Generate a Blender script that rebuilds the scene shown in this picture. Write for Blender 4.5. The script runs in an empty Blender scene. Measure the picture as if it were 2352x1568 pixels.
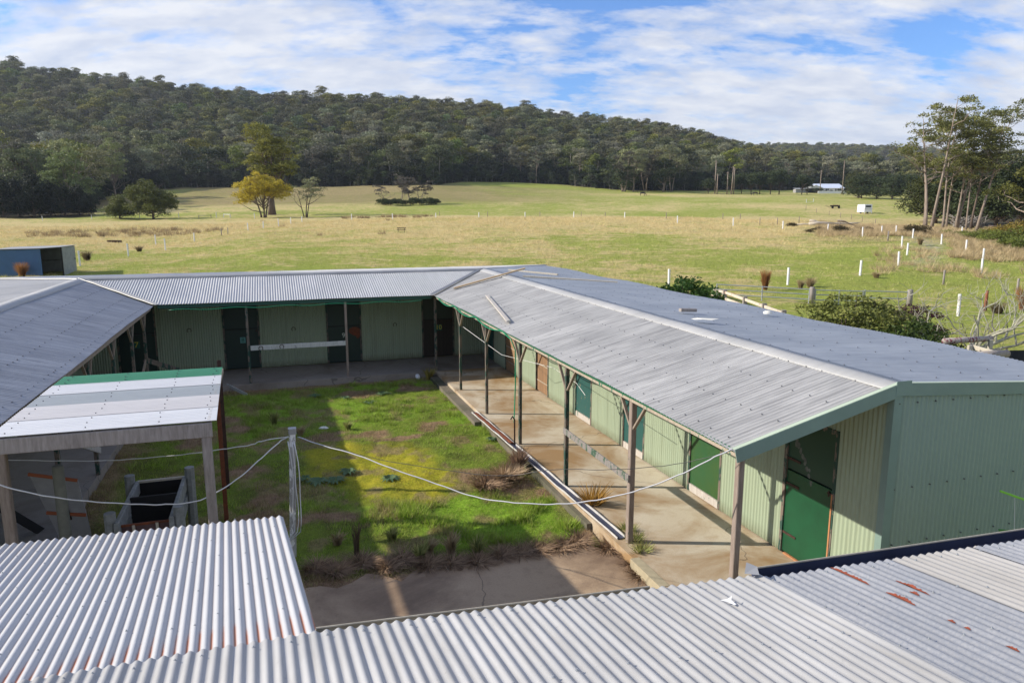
import bpy, math, random
import numpy as np
from mathutils import Vector, Matrix
R = math.radians
SC = bpy.context.scene
COL = SC.collection
# ------------------------------------------------------------------ camera
FPX, CX, CY, H = 1640., 1176., 784., 5.2
PITCH = math.atan(292/1640)
cam_d = bpy.data.cameras.new('camera'); cam = bpy.data.objects.new('camera', cam_d); COL.objects.link(cam)
cam_d.sensor_width = 36; cam_d.lens = 36*FPX/2352; cam_d.clip_end = 6000; cam_d.clip_start = .05
cam.location = (0, 0, H); cam.rotation_euler = (R(90)-PITCH, 0, 0)
SC.camera = cam
# ------------------------------------------------------------------ sky
SUN_EL = R(28.4); SUNV = Vector((-math.cos(SUN_EL), .03, math.sin(SUN_EL))).normalized()
W = bpy.data.worlds.new('World'); SC.world = W; W.use_nodes = True
nt = W.node_tree; nt.nodes.clear()
def N(t, ty, **k):
    n = t.nodes.new(ty)
    for a, b in k.items(): setattr(n, a, b)
    return n
def mth(t, op, a, b=None, c=None, clamp=False):
    n = t.nodes.new('ShaderNodeMath'); n.operation = op; n.use_clamp = clamp
    for i, x in enumerate((a, b, c)):
        if x is None: continue
        if isinstance(x, (int, float)): n.inputs[i].default_value = x
        else: t.links.new(x, n.inputs[i])
    return n.outputs[0]
def mixc(t, f, a, b, mode='MIX'):
    n = t.nodes.new('ShaderNodeMix'); n.data_type = 'RGBA'; n.blend_type = mode
    for s, x in ((n.inputs[0], f), (n.inputs[6], a), (n.inputs[7], b)):
        if isinstance(x, (int, float)): s.default_value = x
        elif isinstance(x, tuple): s.default_value = (*x[:3], 1)
        else: t.links.new(x, s)
    return n.outputs[2]
def ramp(t, f, stops):
    n = t.nodes.new('ShaderNodeValToRGB'); e = n.color_ramp.elements
    while len(e) < len(stops): e.new(.5)
    for i, (p, c) in enumerate(stops):
        e[i].position = p; e[i].color = (*c, 1) if isinstance(c, tuple) else (c, c, c, 1)
    t.links.new(f, n.inputs[0]); return n.outputs[0]
def noise(t, vec, scale, detail=3, rough=.55, dist=0., out=0):
    n = t.nodes.new('ShaderNodeTexNoise'); n.inputs['Scale'].default_value = scale
    n.inputs['Detail'].default_value = detail; n.inputs['Roughness'].default_value = rough
    n.inputs['Distortion'].default_value = dist
    if vec is not None: t.links.new(vec, n.inputs['Vector'])
    return n.outputs[out]
def mapping(t, vec, scale=(1, 1, 1), loc=(0, 0, 0), rot=(0, 0, 0)):
    n = t.nodes.new('ShaderNodeMapping'); n.inputs['Scale'].default_value = scale
    n.inputs['Location'].default_value = loc; n.inputs['Rotation'].default_value = rot
    t.links.new(vec, n.inputs[0]); return n.outputs[0]
sky = N(nt, 'ShaderNodeTexSky', sky_type='NISHITA', sun_disc=False, sun_elevation=SUN_EL, sun_rotation=R(-90))
sky.air_density = 1.0; sky.dust_density = .6; sky.ozone_density = 2.2; sky.altitude = 100
tc = N(nt, 'ShaderNodeTexCoord'); sp = N(nt, 'ShaderNodeSeparateXYZ'); nt.links.new(tc.outputs['Generated'], sp.inputs[0])
zz = mth(nt, 'ADD', mth(nt, 'MAXIMUM', sp.outputs[2], 0.), .30)
px_ = mth(nt, 'DIVIDE', sp.outputs[0], zz); py_ = mth(nt, 'DIVIDE', sp.outputs[1], zz)
cb = N(nt, 'ShaderNodeCombineXYZ'); nt.links.new(px_, cb.inputs[0]); nt.links.new(py_, cb.inputs[1])
az = mth(nt, 'DIVIDE', sp.outputs[0], mth(nt, 'MAXIMUM', sp.outputs[1], .05)); el = sp.outputs[2]
n1 = noise(nt, mapping(nt, cb.outputs[0], scale=(.8, 1.0, 1), rot=(0, 0, R(-20)), loc=(3.3, 1.75, 0)), 1.5, 4, .5, .2)
n2 = noise(nt, mapping(nt, cb.outputs[0], scale=(1.0, 1.7, 1), rot=(0, 0, R(-25)), loc=(1.2, 6.1, 0)), 7.5, 9, .62, .15)
n3 = noise(nt, mapping(nt, cb.outputs[0], scale=(.6, 2.6, 1), rot=(0, 0, R(8)), loc=(4, 0, 0)), 4., 7, .6, .4)
cover = mth(nt, 'ADD', mth(nt, 'ADD', mth(nt, 'MULTIPLY', n1, .50), mth(nt, 'MULTIPLY', n2, .36)), mth(nt, 'MULTIPLY', n3, .18))
low = mth(nt, 'SUBTRACT', 1., mth(nt, 'MULTIPLY', el, 5.5), clamp=True)
cover = mth(nt, 'ADD', cover, mth(nt, 'MULTIPLY', low, .26))
def gap(a0, e0, wa, we, k):
    g = mth(nt, 'ADD', mth(nt, 'POWER', mth(nt, 'ABSOLUTE', mth(nt, 'DIVIDE', mth(nt, 'SUBTRACT', az, a0), wa)), 2.), mth(nt, 'POWER', mth(nt, 'ABSOLUTE', mth(nt, 'DIVIDE', mth(nt, 'SUBTRACT', el, e0), we)), 2.))
    return mth(nt, 'MULTIPLY', mth(nt, 'POWER', 2.718, mth(nt, 'MULTIPLY', g, -1.)), k)
for q in ((-.08, .235, .13, .03, .12), (.12, .285, .30, .026, .20), (.55, .20, .25, .03, .09), (-.3, .15, .2, .015, .05), (-.5, .28, .25, .018, .10), (-.3, .20, .3, .012, .06)): cover = mth(nt, 'SUBTRACT', cover, gap(*q))
# unseen cloud overhead and behind is kept almost whole, shaped for its fill light
ov = mth(nt, 'ADD', mth(nt, 'MULTIPLY', mth(nt, 'SUBTRACT', el, .36, clamp=True), .08), mth(nt, 'MULTIPLY', mth(nt, 'SUBTRACT', .15, sp.outputs[1], clamp=True), .0))
cover = mth(nt, 'SUBTRACT', cover, ov)
cl = ramp(nt, cover, [(.438, 0.), (.492, .55), (.565, 1.)])
shade = noise(nt, mapping(nt, cb.outputs[0], scale=(1., 1.8, 1), loc=(9, 2, 0), rot=(0, 0, R(-20))), 5., 7, .6, .2)
cc = mixc(nt, ramp(nt, shade, [(.35, 0.), (.62, 1.)]), (2.85, 3.1, 3.7), (4.15, 4.18, 4.3))
skyc = mixc(nt, 1., sky.outputs[0], (.40, .60, .90), 'MULTIPLY')
final = mixc(nt, mth(nt, 'MULTIPLY', cl, .93), skyc, cc)
bg = N(nt, 'ShaderNodeBackground'); nt.links.new(final, bg.inputs[0]); bg.inputs[1].default_value = .14
wo = N(nt, 'ShaderNodeOutputWorld'); nt.links.new(bg.outputs[0], wo.inputs[0])
# ------------------------------------------------------------------ sun
sd = bpy.data.lights.new('sun', 'SUN'); sd.energy = 3.95; sd.angle = R(.55); sd.color = (1, .92, .79)
so = bpy.data.objects.new('sun', sd); COL.objects.link(so); so.rotation_euler = SUNV.to_track_quat('Z', 'Y').to_euler()
SC.view_settings.view_transform = 'Standard'; SC.view_settings.look = 'None'
SC.view_settings.exposure = .68; SC.view_settings.gamma = 1
SC.cycles.max_bounces = 5; SC.cycles.diffuse_bounces = 2; SC.cycles.glossy_bounces = 2
SC.cycles.transparent_max_bounces = 4; SC.cycles.transmission_bounces = 2
# ------------------------------------------------------------------ frames and pixels
TH = R(18.45)
EU = Vector((-math.sin(TH), math.cos(TH), 0)); EV = Vector((math.cos(TH), math.sin(TH), 0)); EZ = Vector((0, 0, 1))
def B(u, v, z=0.): return EU*u + EV*v + EZ*z            # building frame: u away, v to the right
def ray(x, y):
    a = (x-CX)/FPX; b = -(y-CY)/FPX
    return Vector((a, math.cos(PITCH)+b*math.sin(PITCH), -math.sin(PITCH)+b*math.cos(PITCH)))
CAM = Vector((0, 0, H))
def atz(x, y, z=0.): r = ray(x, y); return CAM + r*((z-H)/r.z)
def aty(x, y, Y): r = ray(x, y); return CAM + r*(Y/r.y)
# ------------------------------------------------------------------ terrain heights: columns by bearing, rows by distance
TC = np.array([-2600, -700, 0, 300, 620, 1000, 1450, 1800, 2070, 2352, 3000, 5000])
TT = (TC-1176)/1665.
TD = np.array([0, 30, 45, 56, 75, 95, 115, 135, 165, 200, 260, 330, 420, 550, 750, 1000, 1600, 2600, 4000])
_z = {
 0: [-.3]*12, 30: [-.3]*12,
 45: [.3, .5, .5, .5, .4, .35, .3, .2, .1, -.05, -.1, -.1],
 56: [.8, 1.0, 1.1, 1.1, 1.2, 1.1, .95, .75, .8, .3, .1, 0],
 75: [1.2, 1.3, 1.3, 1.2, 1.9, 2.0, 1.9, 1.7, 1.7, 1.2, .8, .5],
 95: [1.5, 1.6, 1.6, 1.6, 2.4, 3.0, 3.0, 2.6, 2.4, 1.7, 1.2, .8],
 115: [1.7, 1.9, 2.05, 2.3, 3.0, 3.9, 3.9, 3.4, 2.8, 2.1, 1.6, 1.2],
 135: [2, 2.3, 2.6, 2.9, 3.6, 4.4, 4.55, 4.0, 3.0, 2.6, 2.0, 1.8],
 165: [3, 3.1, 3.4, 3.7, 4.4, 4.7, 4.5, 4.2, 3.9, 3.4, 3.0, 2.6],
 200: [5, 5, 5.0, 5.4, 5.9, 6.0, 5.8, 5.9, 5.8, 5.0, 4.4, 4],
 260: [8, 7.7, 7.7, 8.4, 9.4, 10.4, 10.0, 9.9, 9.3, 8, 6, 6],
 330: [16, 14, 14, 16, 16.8, 17.8, 14.6, 13.6, 13, 12, 10, 9],
 420: [33, 32, 30, 28, 27, 27, 22.3, 18, 17.2, 16, 14, 12],
 550: [70, 72, 70, 66, 63, 60, 44, 28, 24, 22, 18, 15],
 750: [138, 144, 134, 119, 101, 96, 77, 45, 33, 34, 30, 24],
 1000: [165, 162, 145, 122, 104, 96, 80, 52, 54, 58, 50, 40],
 1600: [150, 150, 140, 130, 120, 118, 118, 132, 124, 100, 80, 60],
 2600: [100]*12, 4000: [60]*12}
TZ = np.array([_z[int(d)] for d in TD], float)
def _herm(xs, F, x, axis0=True):
    # cubic Hermite along first axis of F, monotone-limited tangents
    h = np.diff(xs); s = np.diff(F, axis=0)/h[:, None]
    m = np.zeros_like(F); m[1:-1] = np.where(s[:-1]*s[1:] > 0, 2*s[:-1]*s[1:]/(s[:-1]+s[1:]+1e-12), 0); m[0] = s[0]; m[-1] = s[-1]
    i = np.clip(np.searchsorted(xs, x)-1, 0, len(xs)-2); t = (x-xs[i])/h[i]
    return i, t, h[i], m
def terrain(x, y):
    x = np.atleast_1d(np.asarray(x, float)); y = np.atleast_1d(np.asarray(y, float))
    yy = np.clip(y, 0, 3999); t = np.clip(x/np.maximum(y, 12), TT[0]+.001, TT[-1]-.001)
    j = np.clip(np.searchsorted(TT, t)-1, 0, len(TT)-2); w = (t-TT[j])/(TT[j+1]-TT[j]); w = w*w*(3-2*w)*.6+w*.4
    i, q, h, m = _herm(TD.astype(float), TZ, yy)
    h00 = 2*q**3-3*q**2+1; h10 = q**3-2*q**2+q; h01 = -2*q**3+3*q**2; h11 = q**3-q**2
    def ev(c): return h00*TZ[i, c]+h10*h*m[i, c]+h01*TZ[i+1, c]+h11*h*m[i+1, c]
    return ev(j)*(1-w)+ev(j+1)*w
def tz(x, y): return float(terrain(x, y)[0])
def ong(px, py, ymax=1500.):
    """where the view ray through a pixel of the survey meets the terrain"""
    r = ray(px, py); ys = np.geomspace(14, ymax, 700); zs = H+r.z/r.y*ys; g = terrain(r.x/r.y*ys, ys)
    k = np.where(g >= zs)[0]
    y = ys[k[0]] if len(k) else ymax
    return Vector((r.x/r.y*y, y, tz(r.x/r.y*y, y)))
def gat(px, Y):
    """ground point on the bearing of a pixel column at depth Y"""
    x = (px-CX)/1665.*Y; return Vector((x, Y, tz(x, Y)))
def _h(ix, iy, s):
    n = (ix.astype(np.int64)*374761393+iy.astype(np.int64)*668265263+s*1274126177) & 0x7fffffff
    n = (n ^ (n >> 13))*1274126177 & 0x7fffffff
    return ((n ^ (n >> 16)) & 0xffff)/65535.
def vn(x, y, s=0):
    x = np.asarray(x, float); y = np.asarray(y, float); ix = np.floor(x); iy = np.floor(y); fx = x-ix; fy = y-iy
    fx = fx*fx*(3-2*fx); fy = fy*fy*(3-2*fy)
    a = _h(ix, iy, s); b = _h(ix+1, iy, s); c = _h(ix, iy+1, s); d = _h(ix+1, iy+1, s)
    return (a*(1-fx)+b*fx)*(1-fy)+(c*(1-fx)+d*fx)*fy
def fbm(x, y, s=0, o=4):
    r = 0; a = .5; t = 0
    for k in range(o): r = r+a*vn(x*2**k, y*2**k, s+k); t += a; a *= .55
    return r/t
# ------------------------------------------------------------------ mesh building
class MB:
    def __init__(s): s.v = []; s.f = []; s.uv = None
    def add(s, vs, fs):
        n = len(s.v); s.v += [tuple(p) for p in vs]; s.f += [tuple(i+n for i in f) for f in fs]; return s
    def beam(s, a, b, w, h, up=EZ, ch=.12):
        a = Vector(a); b = Vector(b); d = (b-a).normalized(); up = Vector(up)
        if abs(d.dot(up)) > .98: up = EU
        x = d.cross(up).normalized(); y = x.cross(d).normalized(); c = min(w, h)*ch
        pr = [(-w/2+c, -h/2), (w/2-c, -h/2), (w/2, -h/2+c), (w/2, h/2-c), (w/2-c, h/2), (-w/2+c, h/2), (-w/2, h/2-c), (-w/2, -h/2+c)]
        vs = [a+x*p+y*q for p, q in pr]+[b+x*p+y*q for p, q in pr]
        return s.add(vs, [tuple(range(7, -1, -1)), tuple(range(8, 16))]+[(i, (i+1) % 8, (i+1) % 8+8, i+8) for i in range(8)])
    def box(s, c, ax, ay, az):   # centre and three half-vectors
        c = Vector(c); vs = [c+ax*i+ay*j+az*k for i in (-1, 1) for j in (-1, 1) for k in (-1, 1)]
        return s.add(vs, [(0, 1, 3, 2), (4, 6, 7, 5), (0, 4, 5, 1), (2, 3, 7, 6), (0, 2, 6, 4), (1, 5, 7, 3)])
    def bbox(s, u0, u1, v0, v1, z0, z1):
        return s.box(B((u0+u1)/2, (v0+v1)/2, (z0+z1)/2), EU*abs(u1-u0)/2, EV*abs(v1-v0)/2, EZ*(z1-z0)/2)
    def tube(s, pts, rs, n=8, cap=True):
        pts = [Vector(p) for p in pts]; k = len(s.v)
        if isinstance(rs, (int, float)): rs = [rs]*len(pts)
        up = Vector((.3, .1, .95))
        for i, p in enumerate(pts):
            d = (pts[min(i+1, len(pts)-1)]-pts[max(i-1, 0)]).normalized()
            if abs(d.dot(up)) > .97: up = Vector((1, .2, .1))
            x = d.cross(up).normalized(); y = x.cross(d)
            s.v += [tuple(p+(x*math.cos(2*math.pi*j/n)+y*math.sin(2*math.pi*j/n))*rs[i]) for j in range(n)]
        for i in range(len(pts)-1):
            for j in range(n):
                a = k+i*n+j; b = k+i*n+(j+1) % n; s.f.append((a, b, b+n, a+n))
        if cap: s.f.append(tuple(range(k+n-1, k-1, -1))); s.f.append(tuple(range(k+(len(pts)-1)*n, k+len(pts)*n)))
        return s
    def build(s, name, m, parent=None, smooth=False):
        me = bpy.data.meshes.new(name); me.from_pydata(s.v, [], s.f); me.update()
        return link(name, me, m, parent, smooth)
def wmat(o):
    b = Matrix.LocRotScale(o.location, o.rotation_euler, o.scale)
    return wmat(o.parent) @ o.matrix_parent_inverse @ b if o.parent else b
def link(name, me, m, parent=None, smooth=False):
    if m: me.materials.append(m)
    if smooth: me.polygons.foreach_set('use_smooth', np.ones(len(me.polygons), bool))
    o = bpy.data.objects.new(name, me); COL.objects.link(o)
    if parent:
        o.parent = parent
        o.matrix_parent_inverse = wmat(parent).inverted() if KEEPW else Matrix.Identity(4)
    return o
KEEPW = True     # children are modelled in world coordinates; local builders switch it off
def empty(name, loc, label=None, cat=None, group=None, rz=0.):
    o = bpy.data.objects.new(name, None); COL.objects.link(o); o.location = loc; o.rotation_euler.z = rz
    o.empty_display_size = .2
    return tag(o, label, cat, group)
def tag(o, label=None, cat=None, group=None, kind=None):
    for k, x in (('label', label), ('category', cat), ('group', group), ('kind', kind)):
        if x: o[k] = x
    return o
def fastmesh(name, verts, faces, col=None, uv=None):
    """verts (n,3), faces (m,k) all the same size k; col per vertex; uv per vertex"""
    me = bpy.data.meshes.new(name); m, k = faces.shape
    me.vertices.add(len(verts)); me.vertices.foreach_set('co', np.ascontiguousarray(verts, np.float32).ravel())
    me.loops.add(m*k); me.loops.foreach_set('vertex_index', np.ascontiguousarray(faces, np.int32).ravel())
    me.polygons.add(m); me.polygons.foreach_set('loop_start', np.arange(0, m*k, k, dtype=np.int32))
    if hasattr(me.polygons[0], 'loop_total'):
        try: me.polygons.foreach_set('loop_total', np.full(m, k, np.int32))
        except Exception: pass
    me.update(calc_edges=True)
    if col is not None:
        a = me.color_attributes.new('Col', 'FLOAT_COLOR', 'POINT')
        c = np.ones((len(verts), 4), np.float32); c[:, :col.shape[1]] = col; a.data.foreach_set('color', c.ravel())
    if uv is not None:
        l = me.uv_layers.new(name='UVMap'); l.data.foreach_set('uv', np.ascontiguousarray(uv[faces.ravel()], np.float32).ravel())
    return me
def gridfaces(nr, nc):
    i = np.arange(nr-1)[:, None]*nc+np.arange(nc-1)[None]; i = i.ravel()
    return np.stack([i, i+1, i+nc+1, i+nc], 1)
def corr(name, m, parent, pos, s0, s1, tf, nt_=6, amp=.0088, pitch=.0762, per=8, wob=0., both=True, seed=0):
    """corrugated sheet: pos(s,t)->world (n,3), waves across s, tf(s)->(t0,t1)"""
    ns = max(2, int(round((s1-s0)/pitch*per))+1); s = np.linspace(s0, s1, ns)
    t0, t1 = tf(s); t0 = t0*np.ones(ns); t1 = t1*np.ones(ns); q = np.linspace(0, 1, nt_)[:, None]
    T = t0[None]+(t1-t0)[None]*q; S = np.repeat(s[None], nt_, 0)
    P = pos(S.ravel(), T.ravel()); e = 1e-3
    a = pos(S.ravel()+e, T.ravel())-P; b = pos(S.ravel(), T.ravel()+e)-P
    n = np.cross(a, b); n /= np.linalg.norm(n, axis=1)[:, None]; n *= np.sign(n[:, 2:3]+1e-9) if abs(n[:, 2]).mean() > .2 else 1
    w = np.cos(2*np.pi*S.ravel()/pitch)*amp
    if wob: w = w+(fbm(S.ravel()/.76, T.ravel()*2, 5+seed, 2)-.5)*wob
    # small step where one sheet laps the next
    w = w+.0022*(((S.ravel()+.2)/.762) % 1)
    P = P+n*w[:, None]
    L = np.linalg.norm(b, axis=1).mean()/e
    me = fastmesh(name, P, gridfaces(nt_, ns), uv=np.stack([S.ravel(), T.ravel()*L], 1))
    return link(name, me, m, parent, smooth=True)
def bil(A, Bq, C, D):
    """A at (0,0) Bq at (s=1,0) C at (0,t=1) D at (1,1)"""
    A, Bq, C, D = [np.array(x) for x in (A, Bq, C, D)]
    return lambda s, t: A*((1-s)*(1-t))[:, None]+Bq*(s*(1-t))[:, None]+C*((1-s)*t)[:, None]+D*(s*t)[:, None]
# ------------------------------------------------------------------ materials
def mat(name, fn=None, base=(.5, .5, .5), rough=.6, metal=0., spec=.5):
    m = bpy.data.materials.new(name); m.use_nodes = True; t = m.node_tree; b = t.nodes['Principled BSDF']
    b.inputs['Base Color'].default_value = (*base, 1); b.inputs['Roughness'].default_value = rough
    b.inputs['Metallic'].default_value = metal; b.inputs['Specular IOR Level'].default_value = spec
    if fn: fn(t, b)
    return m
def gen(t): return t.nodes.new('ShaderNodeTexCoord')
def bump(t, b, h, strength=.3, dist=.01):
    n = t.nodes.new('ShaderNodeBump'); n.inputs['Strength'].default_value = strength; n.inputs['Distance'].default_value = dist
    t.links.new(h, n.inputs['Height']); t.links.new(n.outputs[0], b.inputs['Normal'])
def uvn(t): return gen(t).outputs['UV']
def geo(t): return t.nodes.new('ShaderNodeNewGeometry').outputs['Position']
def colour(t, b, c): t.links.new(c, b.inputs['Base Color'])
def roofmat(name, c0, c1, dirt, streak=.5, metal=.35, rough=.5, spangle=0., rust=None, speck=.0):
    def fn(t, b):
        uv = uvn(t)
        s = noise(t, mapping(t, uv, (7, .55, 1)), 1.6, 5, .6)
        p = noise(t, mapping(t, uv, (1, .8, 1)), .9, 4, .6, .4)
        c = mixc(t, ramp(t, p, [(.3, 0.), (.7, 1.)]), c0, c1)
        c = mixc(t, mth(t, 'MULTIPLY', ramp(t, s, [(.42, 0.), (.75, 1.)]), streak), c, dirt)
        wn = t.nodes.new('ShaderNodeTexWhiteNoise'); wn.noise_dimensions = '1D'
        su = t.nodes.new('ShaderNodeSeparateXYZ'); t.links.new(uv, su.inputs[0])
        t.links.new(mth(t, 'FLOOR', mth(t, 'DIVIDE', mth(t, 'ADD', su.outputs[0], .2), .762)), wn.inputs['W'])
        c = mixc(t, mth(t, 'MULTIPLY', wn.outputs[0], .2), c, dirt)
        if spangle:
            vo = t.nodes.new('ShaderNodeTexVoronoi'); vo.inputs['Scale'].default_value = 75; t.links.new(uv, vo.inputs['Vector'])
            sx = t.nodes.new('ShaderNodeSeparateColor'); t.links.new(vo.outputs['Color'], sx.inputs[0])
            c = mixc(t, mth(t, 'MULTIPLY', sx.outputs[0], spangle), c, (.2, .22, .26))
        if rust:
            r = noise(t, mapping(t, uv, rust[0], rust[3]), 1.0, 6, .62, .3)
            c = mixc(t, ramp(t, r, [(rust[1], 0.), (rust[1]+.03, 1.)]), c, rust[2])
        if speck:
            k = noise(t, uv, 30, 4, .7); c = mixc(t, mth(t, 'MULTIPLY', ramp(t, k, [(.62, 0.), (.72, 1.)]), speck), c, (.1, .09, .08))
        colour(t, b, c)
        t.links.new(mth(t, 'ADD', mth(t, 'MULTIPLY', p, .25), rough-.12), b.inputs['Roughness'])
        bump(t, b, noise(t, uv, 5, 4, .6), .3, .012)
    return mat(name, fn, metal=metal, rough=rough)
M = {}
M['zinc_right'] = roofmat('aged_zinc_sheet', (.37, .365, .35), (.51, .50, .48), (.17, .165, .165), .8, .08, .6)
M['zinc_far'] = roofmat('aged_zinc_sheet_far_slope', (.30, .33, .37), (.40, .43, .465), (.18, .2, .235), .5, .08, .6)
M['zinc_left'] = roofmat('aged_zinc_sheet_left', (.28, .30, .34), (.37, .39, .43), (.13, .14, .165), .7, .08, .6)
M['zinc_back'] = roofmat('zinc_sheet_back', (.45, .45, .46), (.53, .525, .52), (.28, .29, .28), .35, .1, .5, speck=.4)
M['cap'] = roofmat('ridge_capping_metal', (.34, .34, .335), (.44, .435, .43), (.25, .25, .245), .4, .2, .5)
M['fg'] = roofmat('corrugated_zincalume', (.36, .36, .36), (.46, .455, .45), (.22, .205, .18), .45, .1, .5, speck=.3)
def fgl(t, b):
    uv = uvn(t); su = t.nodes.new('ShaderNodeSeparateXYZ'); t.links.new(uv, su.inputs[0])
    p = noise(t, uv, 2.2, 5, .6)
    c = mixc(t, p, (.45, .455, .47), (.54, .54, .545))
    # dust and rust lying in the valleys of the sheet, heavier towards the top lap
    wave = mth(t, 'MULTIPLY', mth(t, 'ADD', mth(t, 'COSINE', mth(t, 'MULTIPLY', su.outputs[0], 2*math.pi/.0762)), 1.), .5)
    val = mth(t, 'POWER', mth(t, 'SUBTRACT', 1., wave), 11.)
    c = mixc(t, mth(t, 'MULTIPLY', val, .5), c, (.36, .26, .18))
    near = mth(t, 'SUBTRACT', 1., mth(t, 'DIVIDE', su.outputs[1], 1.1), clamp=True)
    rn = noise(t, mapping(t, uv, (9, 1.2, 1)), 1.3, 4, .6)
    rs = mth(t, 'MULTIPLY', mth(t, 'POWER', val, .75), ramp(t, mth(t, 'ADD', mth(t, 'MULTIPLY', near, .5), mth(t, 'MULTIPLY', rn, .5)), [(.46, 0.), (.55, 1.)]))
    c = mixc(t, rs, c, (.40, .12, .04))
    colour(t, b, c); bump(t, b, noise(t, uv, 12, 4, .6), .1, .01)
M['fgl'] = mat('pale_painted_zincalume', fgl, rough=.45, metal=.1)
M['old_galv'] = roofmat('old_galvanised_iron', (.31, .32, .34), (.44, .44, .45), (.22, .22, .23), .5, .25, .5, spangle=.5)
M['old_galv_warm'] = roofmat('old_galvanised_iron_warm', (.38, .365, .34), (.46, .44, .415), (.26, .24, .215), .5, .15, .55, spangle=.15, speck=.3)
def flat(name, c, rough=.6, var=.15, scale=6, metal=0., c2=None, b_=.1):
    def fn(t, b):
        g = geo(t); n = noise(t, g, scale, 5, .62)
        d = c2 or tuple(x*(1-var*2) for x in c)
        colour(t, b, mixc(t, ramp(t, n, [(.3, 0.), (.72, 1.)]), c, d)); bump(t, b, noise(t, g, scale*5, 3), b_, .01)
    return mat(name, fn, rough=rough, metal=metal)
def wallmat():
    def fn(t, b):
        g = geo(t); s = t.nodes.new('ShaderNodeSeparateXYZ'); t.links.new(g, s.inputs[0])
        n = noise(t, mapping(t, g, (3, 3, .6)), 1.5, 5, .6)
        c = mixc(t, n, (.28, .345, .245), (.34, .40, .28))
        st = noise(t, mapping(t, g, (9, 9, .25)), 1.2, 5, .6)
        c = mixc(t, mth(t, 'MULTIPLY', ramp(t, st, [(.5, 0.), (.8, 1.)]), .5), c, (.15, .17, .11))
        f = mth(t, 'MULTIPLY', mth(t, 'SUBTRACT', 1., mth(t, 'MULTIPLY', s.outputs[2], 4.), clamp=True), noise(t, g, 8, 4))
        c = mixc(t, mth(t, 'MULTIPLY', f, 1.3, clamp=True), c, (.13, .13, .07))
        colour(t, b, c)
    return mat('green_painted_wall_sheet', fn, rough=.55)
M['wall'] = wallmat()
M['trim'] = flat('green_trim_sheet', (.2, .29, .255), .45, .08, 2)
M['trim_sunlit'] = flat('sunlit_green_flange', (.46, .54, .40), .45, .06, 2)  # trim green lightened; sunlight on the top edge is put into the colour
def woodmat(name, c, d, flake=None, fl=.5, sc=1.):
    def fn(t, b):
        g = geo(t); n = noise(t, mapping(t, g, (9*sc, 9*sc, 1.3*sc)), 3, 6, .65, .4)
        col = mixc(t, ramp(t, n, [(.3, 0.), (.7, 1.)]), c, d)
        if flake:
            k = noise(t, mapping(t, g, (4, 4, 1.6)), 2.2, 7, .72)
            col = mixc(t, ramp(t, k, [(fl, 0.), (fl+.03, 1.)]), col, flake)
        colour(t, b, col); bump(t, b, n, .5, .01)
    return mat(name, fn, rough=.8)
M['post_green'] = woodmat('post_peeling_green', (.13, .1, .08), (.2, .16, .13), (.02, .06, .045), .5)
M['post_wood'] = woodmat('weathered_post_wood', (.2, .15, .12), (.32, .26, .22), (.03, .08, .06), .66)
M['brace'] = woodmat('brace_wood', (.22, .17, .13), (.34, .28, .22))
M['beam'] = woodmat('eave_batten', (.32, .26, .2), (.45, .38, .3), (.05, .17, .1), .56)
M['grey_beam'] = woodmat('grey_beam_wood', (.2, .17, .15), (.36, .32, .29))
M['tan_plank'] = woodmat('tan_plank_wood', (.5, .36, .2), (.38, .28, .17))
M['pale_plank'] = woodmat('pale_plank_wood', (.55, .5, .4), (.4, .36, .3))
M['white_peel'] = woodmat('peeling_white_board', (.52, .49, .45), (.38, .33, .29), (.05, .16, .1), .58)
M['grey_green_peel'] = woodmat('grey_board_green_flakes', (.27, .24, .22), (.19, .17, .16), (.04, .09, .055), .53)
M['gutter_white'] = flat('weathered_white_gutter', (.62, .60, .58), .6, .15, 7)
M['white_paint'] = flat('white_painted_timber', (.78, .78, .78), .6, .08, 4)
M['grey_peel'] = woodmat('peeling_grey_board', (.6, .6, .58), (.42, .42, .4), (.2, .2, .2), .6)
M['pole_white'] = woodmat('flaking_white_pole', (.30, .29, .27), (.5, .48, .45), (.82, .81, .79), .5)
M['board_dark'] = flat('dark_green_boards', (.006, .028, .018), .6, .3, 3)
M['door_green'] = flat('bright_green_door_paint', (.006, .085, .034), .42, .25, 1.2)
def chip(name, c, c2, chipc, thr):
    def fn(t, b):
        g = geo(t); n = noise(t, g, 2., 5, .6); k = noise(t, mapping(t, g, (1, 1, .45)), 11, 6, .7)
        col = mixc(t, n, c, c2); col = mixc(t, ramp(t, k, [(thr, 0.), (thr+.02, 1.)]), col, chipc); colour(t, b, col)
    return mat(name, fn, rough=.5)
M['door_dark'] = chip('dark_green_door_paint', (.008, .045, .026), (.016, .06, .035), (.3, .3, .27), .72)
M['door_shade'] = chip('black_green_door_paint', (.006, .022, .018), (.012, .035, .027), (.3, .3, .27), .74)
M['door_teal'] = chip('teal_door_paint', (.010, .07, .066), (.016, .09, .082), (.45, .3, .18), .635)
M['door_teal2'] = chip('teal_door_paint_sound', (.010, .07, .066), (.016, .09, .082), (.45, .4, .33), .74)
M['door_mold'] = flat('mossy_green_door_paint', (.010, .085, .03), .5, .1, 1.3, c2=(.035, .085, .018))
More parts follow.
